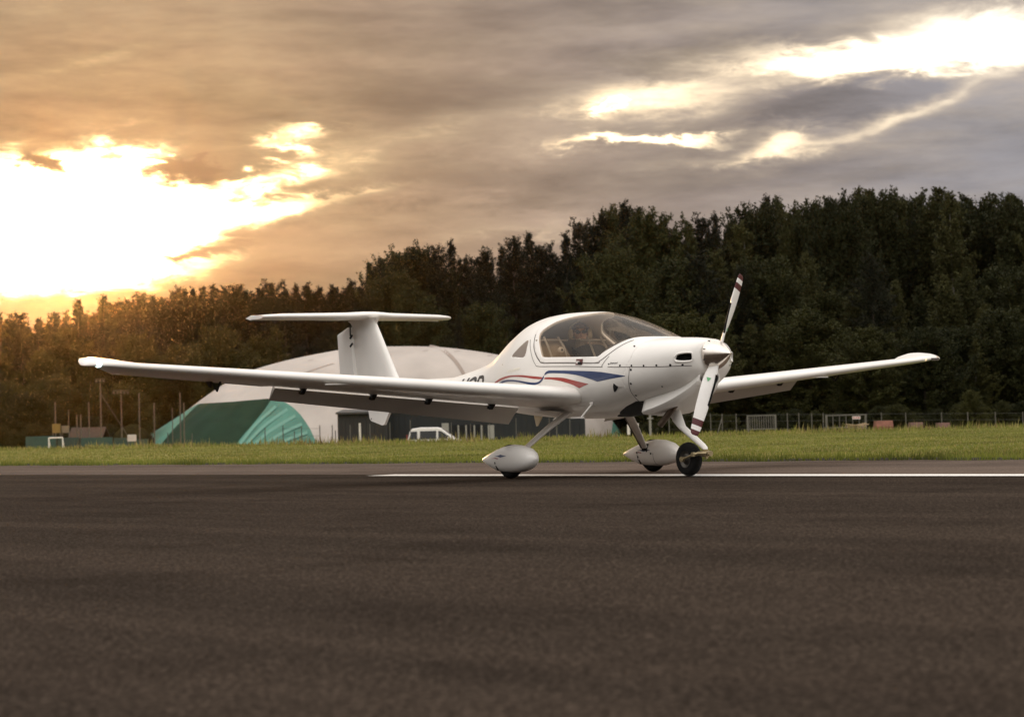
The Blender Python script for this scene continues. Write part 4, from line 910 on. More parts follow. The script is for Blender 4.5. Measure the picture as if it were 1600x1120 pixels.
for k, (x0, y0, x1, y1) in enumerate(((400,700,452,636),(407,700,470,640),(418,700,483,650),(430,702,494,662),(446,704,503,674))):
    dome_strip('membrane_fold', [(x0, y0), ((x0+x1)/2-3, (y0+y1)/2-3), (x1, y1)], .28, GREEN_FOLD)

# ================================================================== SHEDS
SHED = mat('shed_cladding', (.022,.018,.014), .7, .15, .8); SHED2 = mat('hall_cladding', (.012,.0135,.0135), .7, .15, .8); DOORM = mat('door_grey', (.30,.28,.24), .6, .1); POSTM = mat('galvanised', (.30,.28,.25), .5, .2, 3, metal=.4)
def shed(name, x0, x1, ytop, Y, depth, m, label, boards):
    a, b = at(x0, ytop, Y), at(x1, ytop, Y); z0 = min(ground_z(a.x, Y), ground_z(b.x, Y)) - .1; w = b.x-a.x; h = a.z - z0
    e = empty(name, ((a.x+b.x)/2, Y, z0), label, 'shed')
    mb = MB(); mb.box((0, depth/2+.03, h/2), (w-.04, depth, h)); mb.build('wall', m, e)
    bw = w/boards
    bo = None
    for i in range(boards):
        x = -w/2 + bw*(i+.5)
        if bo is None: mb = MB(); mb.box((0, 0, h/2), (bw*.93, .06, h-.02)); bo = mb.build('cladding_board', m, e); bo.location.x = x
        else: c = bo.copy(); col.objects.link(c); c.location.x = x; c.location.y = random.uniform(-.012, .012)
    mb = MB(); mb.prism([(-.35,h-.02),(depth+.3,h+.25),(depth+.3,h+.40),(-.35,h+.13)], -w/2-.1, w/2+.1, axis='X'); mb.build('roof', mat('shed_roof', (.05,.045,.04), .8), e)
    return e, a, z0, h, w
s1 = shed('storage_shed', 527, 604, 647, 160., 6, SHED, 'low brown-black clad shed beside the right edge of the green dome end', 12)
mb = MB(); x = at(562, 660, 159.9).x - s1[0].location.x; mb.box((x, -.06, 1.3), (.16,.06,2.5)); mb.build('white_door_trim', mat('trim_white', (.7,.64,.56), .6), s1[0])
s2 = shed('equipment_hall', 605, 914, 640, 163., 7, SHED2, 'long dark grey flat hall behind the white van', 34)
e = s2[0]; z0 = s2[2]
for (xa, xb, yt, m, nm) in ((690,701,661,DOORM,'door'),(705,756,664,DARK,'open_bay'),(762,772,664,DOORM,'door')):
    p, q = at(xa, yt, 162.85), at(xb, yt, 162.85); mb = MB(); hh = p.z - z0
    mb.box(((p.x+q.x)/2-e.location.x, -.10, hh/2), (q.x-p.x, .07, hh)); d_ = mb.build(nm, m, e)
    if nm == 'door': mb = MB(); mb.box(((p.x+q.x)/2-e.location.x+.1, -.15, hh*.45), (.08,.05,.14)); mb.build('handle', DARK, d_)
for px in (716, 728, 741, 752): p = at(px, 664, 162.6); mb = MB(); mb.box((p.x-e.location.x, -.25, (p.z-z0)/2), (.12,.12,p.z-z0)); mb.build('bay_post', DOORM, e)

# ================================================================== WHITE VAN, half hidden by the weeds
VY = 140.; vp = at(681, 680, VY); vz = ground_z(vp.x, VY); SV_ = FPX/VY
ztop = at(668, 667.5, VY).z - vz
van = empty('parked_van', (vp.x, VY, vz), 'white people carrier parked in front of the dark hall, half hidden by weeds', 'van', R(-3))
L_ = 4.05; k = ztop/1.80
prof = [(-1.95,.35),(-1.98,.85),(-1.90,1.05),(-1.72,1.60),(-1.55,1.74),(-1.0,1.80),(.1,1.79),(.45,1.72),(1.0,1.34),(1.30,1.10),(1.75,.98),(2.0,.80),(2.05,.40)]
prof = [(x, z*k) for x, z in prof]
VW = mat('van_white', (.74,.70,.66), .3, .04, 3, coat=.3); VG = mat('van_glass', (.012,.013,.014), .08, .1)
rr = []
for y, ins in ((-.84,.10),(-.80,.03),(-.70,0),(.70,0),(.80,.03),(.84,.10)):
    rr.append([(x*(1-ins*.12), y*(1-.13*max(0, (z-.95*k)/(.85*k))), z - ins*.5*(1 if z > k else 0)) for x, z in prof])
V, F = loft(rr, True, (True, True)); fix_normals(mesh_obj('body', V, F, VW, van, angle=40))
def vquad(name, pts, y=-.845):
    V = [(x, (y - .006)*(1-.13*max(0, (z*k-.95*k)/(.85*k))) , z*k) for x, z in pts] + [(x, (y+.03)*(1-.13*max(0, (z*k-.95*k)/(.85*k))), z*k) for x, z in pts]; n = len(pts)
    o = mesh_obj(name, V, [tuple(range(n)), tuple(range(2*n-1, n-1, -1))] + [(i, i+n, (i+1) % n+n, (i+1) % n) for i in range(n)], VG, van, False); return fix_normals(o)
vquad('side_window', [(-1.02,1.08),(-1.02,1.58),(.10,1.58),(.10,1.08)]); vquad('side_window', [(.24,1.08),(.24,1.57),(.44,1.55),(.98,1.22),(1.10,1.08)]); vquad('rear_quarter_window', [(-1.80,1.08),(-1.62,1.56),(-1.22,1.57),(-1.22,1.08)])
mb = MB(); mb.box((-1.80,0,1.32*k), (.04,1.2,.45*k), rot=Matrix.Rotation(R(14), 3, 'Y')); mb.build('rear_window', VG, van)
mb = MB(); mb.box((.74,0,1.53*k), (.03,1.25,.62*k), rot=Matrix.Rotation(R(-54), 3, 'Y')); mb.build('windscreen', VG, van)
for x in (-1.25, 1.30):
    for y in (-.74, .74):
        mb = MB(); mb.lathe([(-.10,.20),(-.10,.30),(-.07,.32),(.07,.32),(.10,.30),(.10,.20)], (x, y, .32), 'Y', 20); w_ = mb.build('wheel', BLACK, van, True, 40)
        mb = MB(); mb.lathe([(-.09,.001),(-.10,.20),(.10,.20),(.09,.001)], (x, y, .32), 'Y', 16); mb.build('wheel_rim', RIM, w_, True, 40)
for y in (-.68, .68): mb = MB(); mb.box((1.93, y, .78*k), (.22,.26,.14)); mb.build('headlight', mat('headlight_glass', (.6,.6,.58), .1), van)
for y in (-.76, .76): mb = MB(); mb.box((-1.93, y, 1.15*k), (.06,.12,.5)); mb.build('tail_light', RED, van)
mb = MB(); mb.box((.95,-.93,1.12*k), (.10,.14,.16)); mb.build('wing_mirror', VW, van)

# ================================================================== FENCE, GATES AND ODDS AND ENDS ON THE RIGHT
FM = mat('fence_steel', (.15,.135,.115), .5, .2, 3, metal=.3); FWIRE = mat('fence_wire', (.07,.065,.055), .6, .2, 3, metal=.2)
FY = 118.
def post(mb, px, ytop, Y, r=.026, ybot=None):
    p = at(px, ytop, Y); zb = ground_z(p.x, Y) - .1; mb.tube([(p.x, Y, zb), (p.x, Y, p.z)], r, 6); return p
fence = empty('wire_fence', (at(1300,650,FY).x, FY, gz(1300, FY)), 'thin wire fence on grey posts along the foot of the wood at the right', 'fence')
fence_o = Vector(fence.location)
def kid(o, par): o.parent = par; o.matrix_parent_inverse = Matrix.Translation(-Vector(par.location)); return o
FP = [1045,1082,1110,1128,1150,1230,1248,1268,1286,1377,1415,1471,1512,1555,1598]
tops = {}
for px in FP: mb = MB(); p = post(mb, px, 646+(px-1128)*-.006, FY); tops[px] = p; kid(mb.build('fence_post', FM), fence)
mb = MB(); a = tops[1128]; mb.tube([(a.x, FY, a.z-.25), (at(1112,668,FY).x, FY, ground_z(a.x, FY))], .03, 6); kid(mb.build('brace', FM), fence)
for h in (.08, .45, .9, 1.35): 
    mb = MB(); mb.tube([(tops[px].x, FY, tops[px].z-h) for px in FP], .006, 4); kid(mb.build('wire', FWIRE), fence)
def frame_gate(px0, px1, yt, yb, Y, bars, label, name='steel_gate'):
    a, b = at(px0, yt, Y), at(px1, yb, Y); zb = b.z; zt = a.z; w = b.x-a.x; zg = ground_z((a.x+b.x)/2, Y)
    e = empty(name, ((a.x+b.x)/2, Y, zg), label, 'gate'); h0, h1 = zb-zg, zt-zg
    for x in (-w/2, w/2): mb = MB(); mb.box((x, 0, h1/2-.05), (.10,.10,h1+.1)); mb.build('gate_post', FM, e)
    for z in (h0+.05, h1-.04): mb = MB(); mb.box((0, 0, z), (w-.1,.06,.06)); mb.build('rail', FM, e)
    bo = None
    for i in range(bars):
        x = -w/2 + w*(i+1)/(bars+1)
        if bo is None: mb = MB(); mb.box((0, 0, (h0+h1)/2), (.035,.035,h1-h0-.08)); bo = mb.build('bar', FM, e); bo.location.x = x
        else: c = bo.copy(); col.objects.link(c); c.location.x = x
    return e, h0, h1, w
frame_gate(1168, 1212, 648.5, 671, 110., 11, 'grey barred steel gate standing between posts of the wire fence')
g2 = frame_gate(1291, 1353, 648, 668, 112., 5, 'wider open-framed steel gate with a small white and red sign')
mb = MB(); x = at(1338,652,111.9).x - g2[0].location.x; zc = at(1338,652.5,111.9).z - g2[0].location.z; mb.box((x,-.10,zc), (.44,.02,.16)); sg = mb.build('sign_plate', mat('sign_white', (.72,.62,.58), .5), g2[0])
for i in range(3): mb = MB(); mb.box((x-.13+i*.13,-.115,zc), (.09,.006,.07)); mb.build('sign_marking', mat('sign_red', (.45,.08,.07), .5), sg)
WOOD = mat('pallet_wood', (.36,.26,.15), .85, .25, 6)
def pallet_pile(px, py, Y, label):
    p = at(px, py, Y); e = empty('timber_pile', (p.x, Y, ground_z(p.x, Y)), label, 'timber'); top = p.z - ground_z(p.x, Y)
    for i in range(7):
        mb = MB(); mb.box((random.uniform(-.1,.1), -.2+i*.06, top-.10*(i % 3)), (random.uniform(.9,1.25),.12,.05), rot=Matrix.Rotation(random.uniform(-.28,.28), 3, 'Y')); mb.build('plank', WOOD, e)
    for x in (-.35, .35): mb = MB(); mb.box((x, 0, top/2-.12), (.14,.5,top-.2)); mb.build('bearer', WOOD, e)
pallet_pile(1339, 664, 100., 'untidy pile of pale planks in front of the wider gate')
def tarp(px0, px1, py0, Y, c, label):
    a, b = at(px0, py0, Y), at(px1, py0, Y); zg = ground_z(a.x, Y); h = a.z - zg; w = b.x - a.x
    e = empty('brick_stack', ((a.x+b.x)/2, Y, zg), label, 'stack')
    mb = MB(); V, F = loft([[(x, y, z) for y, z in ((-.5,0),(-.5,h*.75),(-.32,h),(.32,h),(.5,h*.75),(.5,0))] for x in (-w/2, -w*.44, w*.44, w/2)], True, (True, True)); mb.add(V, F); mb.build('cover', mat('tile_red_%d' % px0, c, .8, .3, 4), e)
    mb = MB(); mb.box((0,0,.08), (w*1.05,1.1,.14)); mb.build('pallet', WOOD, e)
tarp(1367, 1393, 657.5, 104., (.20,.075,.045), 'rust-red covered stack at the fence right of the planks')
tarp(1421, 1440, 660, 104., (.13,.065,.045), 'small faded red stack, middle of the three at the right fence')
tarp(1464, 1482, 660.5, 104., (.13,.06,.042), 'small faded red stack, farthest right along the fence')
# round sign on a post, cross-armed post and white marker boards seen under the fuselage
def sign_post():
    Y = 112.; p = at(869.5, 658, Y); zg = ground_z(p.x, Y); e = empty('round_sign', (p.x, Y, zg), 'round pale sign on a thin post below the aircraft belly', 'sign')
    mb = MB(); h = p.z-zg; mb.tube([(0,.05,0),(0,.05,h+.15)], .03, 6); mb.build('post', FM, e)
    mb = MB(); mb.lathe([(-.01,.001),(-.01,.19),(.01,.19),(.01,.001)], (0,0,h), 'Y', 24); d = mb.build('disc', mat('sign_pale', (.66,.58,.52), .5), e)
    mb = MB(); 
    for x in (-.07, .07): mb.prism([(x-.014,h-.04),(x+.014,h-.04),(x+.02,h+.12),(x-.02,h+.12)], -.02, -.013)
    mb.prism([(-.10,h-.18),(.0,h-.06),(-.02,h-.18)], -.02, -.013); mb.prism([(.10,h-.17),(.03,h-.06),(.05,h-.18)], -.02, -.013); mb.build('sign_figure', DARK, d)
sign_post()
def cross_post():
    Y = 108.; p = at(1015.5, 646, Y); zg = ground_z(p.x, Y); h = p.z - zg; e = empty('hydrant_post', (p.x, Y, zg), 'grey post with a short cross arm between the far wheel and the nose leg', 'post')
    mb = MB(); mb.tube([(0,0,0),(0,0,h)], .065, 8); mb.build('shaft', POSTM, e); mb = MB(); mb.box((0,-.05,h-.26), (.32,.07,.07)); mb.build('cross_arm', POSTM, e)
cross_post()
def board(px, y0, y1, w, Y, label, c=(.72,.66,.60)):
    p = at(px, y0, Y); zg = ground_z(p.x, Y); h = p.z-zg; e = empty('marker_board', (p.x, Y, zg), label, 'marker')
    mb = MB(); hb = at(px, y1, Y).z - zg; mb.box((0,0,(h+hb)/2), (w,.05,h-hb)); mb.build('plate', mat('board_%d' % px, c, .6), e); mb = MB(); mb.tube([(0,.05,0),(0,.05,h)], .03, 6); mb.build('stake', FM, e)
board(982, 663, 679, .15, 108., 'narrow white marker board left of the far gear leg')
board(994.5, 661, 673, .22, 108., 'stubby white marker board right of the far gear leg')

# ================================================================== SPORTS GROUND ON THE LEFT
def light_pole(px, ytop, Y, heads, label, r=.05):
    p = at(px, ytop, Y); zg = ground_z(p.x, Y); h = p.z-zg; e = empty('floodlight_pole', (p.x, Y, zg), label, 'lamp post')
    mb = MB(); mb.tube([(0,0,0),(0,0,h)], [r*1.15, r*.8], 8); mb.build('pole', POLE, e)
    if heads:
        mb = MB(); mb.box((0,0,h-.05), (heads*.22,.05,.05)); mb.build('cross_arm', POLE, e)
        for i in range(heads): mb = MB(); mb.box(((i-(heads-1)/2)*.24,-.1,h-.22), (.12,.10,.12), rot=Matrix.Rotation(.5, 3, 'X')); mb.build('lamp_head', POLE, e)
    return e
POLE = mat('pole_grey', (.09,.075,.055), .55, .15, 3)
light_pole(156.5, 591, 132., 3, 'tallest floodlight pole, with guy wire, under the near wing tip', .055)
light_pole(189, 609, 138., 5, 'floodlight pole with a wide cross arm and hanging cables')
e = bpy.data.objects['floodlight_pole']
mb = MB(); p = at(158, 616, 132.); q = at(198, 678, 132.); mb.tube([(p.x-e.location.x, 0, p.z-e.location.z), (q.x-e.location.x, 0, q.z-e.location.z)], .018, 5); mb.build('guy_wire', POLE, e)
npost = [(86,628,136),(138.5,628,136),(217,614,128),(240.5,629,130),(281,613,134),(287,629,134),(120,648,134),(126,647,134),(107,640,134),(269,637,130)]
base_n = None
for px, yt, Y in npost:
    p = at(px, yt, Y); zg = ground_z(p.x, Y); mb = MB(); mb.tube([(0,0,0),(0,0,p.z-zg)], .045 if px not in (107, 269) else .03, 6)
    o = mb.build('net_post', POLE); o.location = (p.x, Y, zg)
    lab = {86:'net post nearest the picture edge beside the yellow board', 138.5:'short net post left of the tallest floodlight pole', 217:'tall net post right of the floodlight with cross arm', 240.5:'net post left of the green dome corner', 281:'tall net post standing at the foot of the dome', 287:'short net post close behind the dome edge', 120:'left one of the twin short posts', 126:'right one of the twin short posts', 107:'thin short post right of the yellow board', 269:'thin post just left of the dome slope'}[px]
    tag(o, lab, 'post', 'net posts of the sports ground')
def hoarding(px0, px1, y0, y1, Y, c, label, name='advert_board'):
    a, b = at(px0, y0, Y), at(px1, y1, Y); zg = ground_z(a.x, Y); e = empty(name, ((a.x+b.x)/2, Y, zg), label, 'board'); w = b.x-a.x
    mb = MB(); mb.box((0,0,(a.z+b.z)/2-zg), (w,.05,a.z-b.z)); mb.build('sheet', mat('hoarding_%d' % px0, c, .6, .2, 2), e)
    for x in (-w*.45, w*.45): mb = MB(); mb.box((x,.06,(a.z-zg)/2), (.06,.06,a.z-zg)); mb.build('stake', POLE, e)
hoarding(81.5, 94.5, 662, 676, 133., (.18,.12,.02), 'yellow advertising board at the left end of the sports ground')
hoarding(96, 108, 665, 676, 133.4, (.17,.14,.09), 'dull grey-green board right of the yellow one')
hoarding(199, 213, 679, 689, 126., (.56,.48,.42), 'small white board in front of the green screen')
for i, (a, b, y0) in enumerate(((40,88,682),(90,124,684),(126,176,684),(178,214,684),(214,232,686))):
    hoarding(a, b, y0, 699, 129.+i*.05, ((.022,.06,.044),(.018,.04,.03),(.022,.062,.046),(.018,.046,.034),(.018,.05,.037))[i], ('green windbreak sheet behind the small goal','short dark green windbreak below the twin posts','longest green windbreak sheet below the tall floodlight','green windbreak sheet behind the small white board','green windbreak end piece beside the dome')[i], 'windbreak_sheet')
# small goal
Y = 118.; a, b = at(81, 684, Y), at(93, 684, Y); zg = ground_z(a.x, Y); goal = empty('small_goal', ((a.x+b.x)/2, Y, zg), 'small white framed goal at the far left edge of the field', 'goal'); w = (b.x-a.x)*1.8; h = a.z-zg
WP = mat('goal_white', (.7,.66,.6), .5)
for x in (-w/2, w/2):
    mb = MB(); mb.tube([(x,0,0),(x,0,h)], .04, 8); mb.build('upright', WP, goal); mb = MB(); mb.tube([(x,0,h),(x,.8,.05)], .025, 6); mb.build('stay', WP, goal)
mb = MB(); mb.tube([(-w/2,0,h),(w/2,0,h)], .04, 8); mb.build('crossbar', WP, goal)
# grassed bank and low roof behind
Y = 150.; p = at(205, 662, Y); zg = ground_z(p.x, Y) - .3; mb = MB()
prof = [(-1.7,0),(-1.5,at(174,682,Y).z-zg),(-.8,at(188,669,Y).z-zg),(0,p.z-zg),(.75,at(221,672,Y).z-zg),(1.3,at(233,684,Y).z-zg),(1.5,0)]
V, F = loft([[(x, y, max(z, 0)*k_) for x, z in prof] for y, k_ in ((-2.5,.0),(-1.2,.8),(0,1.),(2,1.),(4,0.))], False, (False, False)); o = mesh_obj('grass_bank', V, F, mat('rough_bank', (.026,.022,.009), 1., .5, 1.5, spec=0.)); o.location = (p.x, Y, zg); tag(o, kind='structure')
Y = 143.; a, b = at(112, 668, Y), at(166, 668, Y); zg = ground_z(a.x, Y); e = empty('low_shelter', ((a.x+b.x)/2, Y, zg), 'low brown pitched shelter roof behind the twin posts', 'shelter'); w = b.x-a.x; h = a.z-zg
mb = MB(); mb.prism([(-1.4,h-.75),(0,h),(1.4,h-.75),(1.3,h-.8),(0,h-.12),(-1.3,h-.8)], -w/2, w/2, axis='X'); mb.build('roof', mat('shelter_roof', (.060,.042,.030), .9, spec=.1), e)
mb = MB(); mb.box((0,.2,(h-.8)/2), (w*.92,1.8,h-.8)); mb.build('wall', mat('shelter_wall', (.05,.04,.03), .8), e)
# thin stakes of the low fence in front of the dome
dfe = empty('stake_fence', (at(420,690,124.).x, 124., gz(420, 124.)), 'row of thin dark stakes in front of the green dome end', 'fence')
for px, yt in ((238,678),(262,676),(300,677),(414,668),(442,664.5),(460,673.5),(471,666),(499.5,664),(519,664),(524,672)):
    mb = MB(); post(mb, px, yt, 124., .030); kid(mb.build('stake', FWIRE), dfe)
for dz in (.05,.5): mb = MB(); mb.tube([(at(px, yt, 124.).x, 124., at(px, 668, 124.).z-dz) for px, yt in ((442,664),(471,666),(499,664))], .008, 4); kid(mb.build('wire', FWIRE), dfe)
hfe = empty('hall_fence', (at(760,668,126.).x, 126., gz(760, 126.)), 'thin grey fence posts in front of the dark hall', 'fence')
for px, yt in ((547,664),(578,662),(609,660),(641,656),(705,660),(735,662),(754,664),(765,662),(806,653),(858,652),(890,652)):
    mb = MB(); post(mb, px, yt, 126., .024); kid(mb.build('fence_post', FM), hfe)

# ================================================================== TREES
BARK = mat('bark', (.085,.065,.050), .9, .3, 4, bump=.5); BIRCH = mat('birch_bark', (.13,.115,.095), .8, .35, 3)
def crown_mesh(name, kind, seed):
    r_ = np.random.default_rng(seed); A = []; Bv = []; Nl = []; wob = r_.random(6)*6.28
    env = {'pine': lambda z: .135*(1-z)**.85 + .003, 'scots': lambda z: .125*math.sin(math.pi*min(max((z-.10)/.95, .04), .985))**.75,
           'birch': lambda z: .135*math.sin(math.pi*min(max((z-.02)/1.0, .04), .99))**1.05 + .004, 'round': lambda z: .27*math.sin(math.pi*min(max((z+.02)/1.05, .06), .985))**.62}[kind]
    nb, z0, z1 = {'pine': (300, .12, .99), 'scots': (190, .30, .985), 'birch': (230, .20, .985), 'round': (300, .10, .97)}[kind]
    el = {'pine': lambda z: -.25+1.0*z**3, 'scots': lambda z: .0+1.0*z**2.5, 'birch': lambda z: .75+.35*z, 'round': lambda z: -.1+1.35*z}[kind]
    droop = {'pine': .10, 'scots': -.15, 'birch': .35, 'round': .10}[kind]
    for i in range(nb):
        t = (i+.5)/nb; z = z0 + (z1-z0)*(t**.9 if kind != 'pine' else t**.85) + .006*r_.standard_normal(); a = r_.random()*2*math.pi; e = el(min(z, 1)) + .16*r_.standard_normal()
        lump = 1 + .28*math.sin(2*a+wob[0]+5*z) + .20*math.sin(3*a+wob[1]-9*z) + .12*math.sin(14*z+wob[2])
        L0 = env(min(z, .995))*lump*(.55+.55*r_.random())/max(math.cos(e), .45); zs = z - L0*math.sin(max(e, 0))*.75
        d = np.array([math.cos(a)*math.cos(e), math.sin(a)*math.cos(e), math.sin(e)]); s0 = np.array([0, 0, zs])
        ns = max(2, int(L0/.014)) if kind != 'pine' else max(2, int(L0/.016))
        for k in range(ns):                                      # side sprays along the branch
            u = .22 + .78*(k+r_.random())/ns; p = s0 + d*L0*u + np.array([0, 0, -droop*L0*u*u*.5])
            q = d*.7 + .75*r_.standard_normal(3)*np.array([1, 1, .6]) + np.array([0, 0, .35 if kind in ('scots', 'round') else .1]); q /= np.linalg.norm(q)
            l = (.020+.022*r_.random())*(1.15-.55*z)*(1.5 if kind == 'round' else 1.); A.append(p); Bv.append(q*l); Nl.append(15)
    top = 10 if kind != 'round' else 40                          # upright leading shoots make the feathery top
    for i in range(top):
        a = r_.random()*6.28; q = (.03 if kind != 'round' else .20)*r_.random()**.7; zz = (1-2.2*q if kind != 'round' else .66+.32*math.sqrt(max(1-(q/.26)**2, 0))) - .03*r_.random()
        A.append(np.array([q*math.cos(a), q*math.sin(a), zz-.035])); Bv.append(np.array([.006*r_.standard_normal(), .006*r_.standard_normal(), .045])); Nl.append(16)
    A, Bv, Nl = np.array(A), np.array(Bv), np.array(Nl); idx = np.repeat(np.arange(len(A)), Nl); n = len(idx)
    u = r_.random(n)[:, None]; P = A[idx] + Bv[idx]*u + .0045*r_.standard_normal((n, 3))*(1.6 if kind == 'round' else 1)
    ax = Bv[idx]/np.linalg.norm(Bv[idx], axis=1)[:, None] + .7*r_.standard_normal((n, 3)); ax /= np.linalg.norm(ax, axis=1)[:, None]
    bx = np.cross(ax, r_.standard_normal((n, 3))); bx /= np.linalg.norm(bx, axis=1)[:, None]
    ls = {'pine': .0062, 'scots': .0060, 'birch': .0052, 'round': .0064}[kind]; s = ls*(.6+.8*r_.random(n))[:, None]; asp = {'pine': .34, 'scots': .38, 'birch': .62, 'round': .62}[kind]
    V = np.empty((n*4, 3)); V[0::4] = P - ax*s; V[1::4] = P - bx*s*asp; V[2::4] = P + ax*s; V[3::4] = P + bx*s*asp
    me = bpy.data.meshes.new(name); me.vertices.add(n*4); me.vertices.foreach_set('co', V.ravel()); me.loops.add(n*4); me.loops.foreach_set('vertex_index', np.arange(n*4)); me.polygons.add(n)
    me.polygons.foreach_set('loop_start', np.arange(n)*4); me.polygons.foreach_set('loop_total', np.full(n, 4)); me.update()
    print(name, n, V[:, 2].max()); return me
def tree_leaf(name, c, c2, tr):
    m = bpy.data.materials.new(name); m.use_nodes = True; t = m.node_tree; b = t.nodes['Principled BSDF']; L = t.links.new
    oi = t.nodes.new('ShaderNodeObjectInfo'); tcn = t.nodes.new('ShaderNodeTexCoord'); n = t.nodes.new('ShaderNodeTexNoise'); n.inputs['Scale'].default_value = 9; n.inputs['Detail'].default_value = 5
    L(tcn.outputs['Object'], n.inputs['Vector']); ad = t.nodes.new('ShaderNodeMath'); ad.operation = 'MULTIPLY_ADD'; L(oi.outputs['Random'], ad.inputs[0]); ad.inputs[1].default_value = .8; L(n.outputs[0], ad.inputs[2])
    mr = t.nodes.new('ShaderNodeMapRange'); L(ad.outputs[0], mr.inputs[0]); mr.inputs[1].default_value = .35; mr.inputs[2].default_value = 1.45
    mx = t.nodes.new('ShaderNodeMix'); mx.data_type = 'RGBA'; L(mr.outputs[0], mx.inputs[0]); mx.inputs[6].default_value = (*c, 1); mx.inputs[7].default_value = (*c2, 1)
    L(mx.outputs[2], b.inputs['Base Color']); b.inputs['Roughness'].default_value = .7; b.inputs['Specular IOR Level'].default_value = .15
    tl = t.nodes.new('ShaderNodeBsdfTranslucent'); L(mx.outputs[2], tl.inputs[0]); ms = t.nodes.new('ShaderNodeMixShader'); ms.inputs[0].default_value = tr
    L(b.outputs[0], ms.inputs[1]); L(tl.outputs[0], ms.inputs[2]); L(ms.outputs[0], t.nodes['Material Output'].inputs[0]); return m
LEAF = {'pine': tree_leaf('needles_dark', (.006,.0075,.003), (.013,.0135,.005), .04), 'scots': tree_leaf('needles_blue', (.0065,.008,.0032), (.014,.014,.005), .05),
        'round': tree_leaf('leaves_dark', (.011,.014,.004), (.050,.048,.011), .12), 'birch': tree_leaf('leaves_pale', (.018,.021,.006), (.066,.061,.018), .14)}
PROTO = {}
for kind, n in (('pine', 3), ('scots', 3), ('round', 4), ('birch', 3)):
    for i in range(n):
        c = crown_mesh(kind+'_crown', kind, 11*i+{'pine': 1, 'scots': 2, 'round': 3, 'birch': 4}[kind]); c.materials.append(LEAF[kind])
        rr_ = random.Random(i*7+len(kind)); mb = MB(); x = y = 0; pts = [(0,0,-.01)]
        for k in range(1, 7): x += rr_.uniform(-.006,.006); y += rr_.uniform(-.006,.006); pts.append((x, y, k/6*(.95 if kind in ('pine','birch') else .8)))
        mb.tube(pts, [.015,.012,.010,.008,.005,.003,.001], 7)
        for k in range(6):
            z = rr_.uniform(.3,.6); a = rr_.uniform(0, 6.28); l = rr_.uniform(.05,.14 if kind != 'round' else .22); mb.tube([(0,0,z), (l*.5*math.cos(a), l*.5*math.sin(a), z+l*.3), (l*math.cos(a), l*math.sin(a), z+l*.5)], [.005,.003,.001], 5)
        tk = mb.build('trunk', BIRCH if kind == 'birch' else BARK, None, True); PROTO[kind, i] = (c, tk.data); bpy.data.objects.remove(tk)
KN = {'pine': 'spruce_tree', 'scots': 'pine_tree', 'round': 'broadleaf_tree', 'birch': 'birch_tree'}
KL = {'pine': 'dark pointed spruce', 'scots': 'ragged dark pine', 'round': 'rounded leafy tree', 'birch': 'slender pale birch'}
ZONES = [(-200,60,'beyond the far left end'),(60,130,'in the sun glow'),(130,260,'above the near wing tip'),(260,400,'above the dome slope'),(400,520,'behind the left tailplane half'),(520,620,'behind the tail fin'),(620,720,'above the right tailplane half'),(720,800,'between the tail and the cockpit'),(800,880,'above the rear of the canopy'),(880,970,'right above the canopy'),(970,1060,'above the engine cowling'),(1060,1130,'left of the upper blade'),(1130,1230,'right of the upper blade'),(1230,1330,'above the far wing middle'),(1330,1440,'above the outer far wing'),(1440,1540,'above the far wing tip'),(1540,1800,'beyond the far wing tip')]
def zone(px): return next(z for a, b, z in ZONES if a <= px < b)
ntree = 0
def tree(px, ytop, Y, kind, var, wide=1., row=''):
    global ntree
    p = at(px, ytop, Y); zg = ground_z(p.x, Y) - .05; h = p.z - zg
    e = empty(KN[kind], (p.x, Y, zg), '%s %s%s' % (KL[kind], row, zone(px)), 'tree', 0, 'trees of the wood behind the airfield')
    cm, tm = PROTO[kind, var]; rz = random.random()*6.28
    for nm, me in (('crown', cm), ('trunk', tm)):
        o = bpy.data.objects.new(nm, me); col.objects.link(o); o.parent = e; o.scale = (h*wide, h*wide, h); o.rotation_euler = (0, 0, rz)
    ntree += 1
SKYL = [(-60,492),(-30,486),(0,492),(30,488),(60,497),(84,488),(104,487),(124,468),(146,494),(162,462),(180,472),(200,468),(222,459),(238,462),(252,465),(268,458),(283,449),(301,452),(318,448),(333,446),(350,450),(371,444),(390,452),(408,449),(426,439),(446,453),(463,446),(480,444),(499,449),(520,448),(535,446),(547,438),(562,446)]
for px, y in SKYL: tree(px + random.uniform(-2, 2), y, random.uniform(205, 222), 'pine' if random.random() < .55 else 'scots', random.randrange(3), random.uniform(.95, 1.4), 'on the skyline ')
SKYM = [(577,411,'pine'),(592,414,'scots'),(606,402,'scots'),(622,397,'round'),(642,388,'scots'),(660,384,'round'),(682,385,'scots'),(705,378,'pine'),(723,402,'scots'),(739,398,'scots'),(757,386,'scots'),(784,383,'pine'),(802,370,'scots'),(826,365,'pine'),(848,380,'scots'),(866,388,'scots'),(884,364,'pine'),(905,345,'scots'),(922,346,'scots'),(940,336,'pine'),(960,330,'round'),(976,315,'pine'),(995,326,'scots'),(1012,338,'round'),(1034,357,'birch'),(1054,352,'scots'),(1077,340,'birch'),(1098,334,'scots'),(1118,336,'pine'),(1140,345,'birch'),(1158,340,'birch'),(1178,326,'round'),(1198,303,'pine'),(1214,306,'birch'),(1234,332,'birch'),(1256,324,'round'),(1278,315,'birch'),(1300,309,'round'),(1322,305,'birch'),(1342,291,'birch'),(1356,292,'birch'),(1372,303,'round'),(1398,295,'birch'),(1412,312,'round'),(1438,306,'birch'),(1464,289,'birch'),(1484,298,'birch'),(1502,314,'birch'),(1522,310,'round'),(1548,318,'birch'),(1575,300,'birch'),(1600,312,'round'),(1630,306,'birch'),(1660,300,'round')]
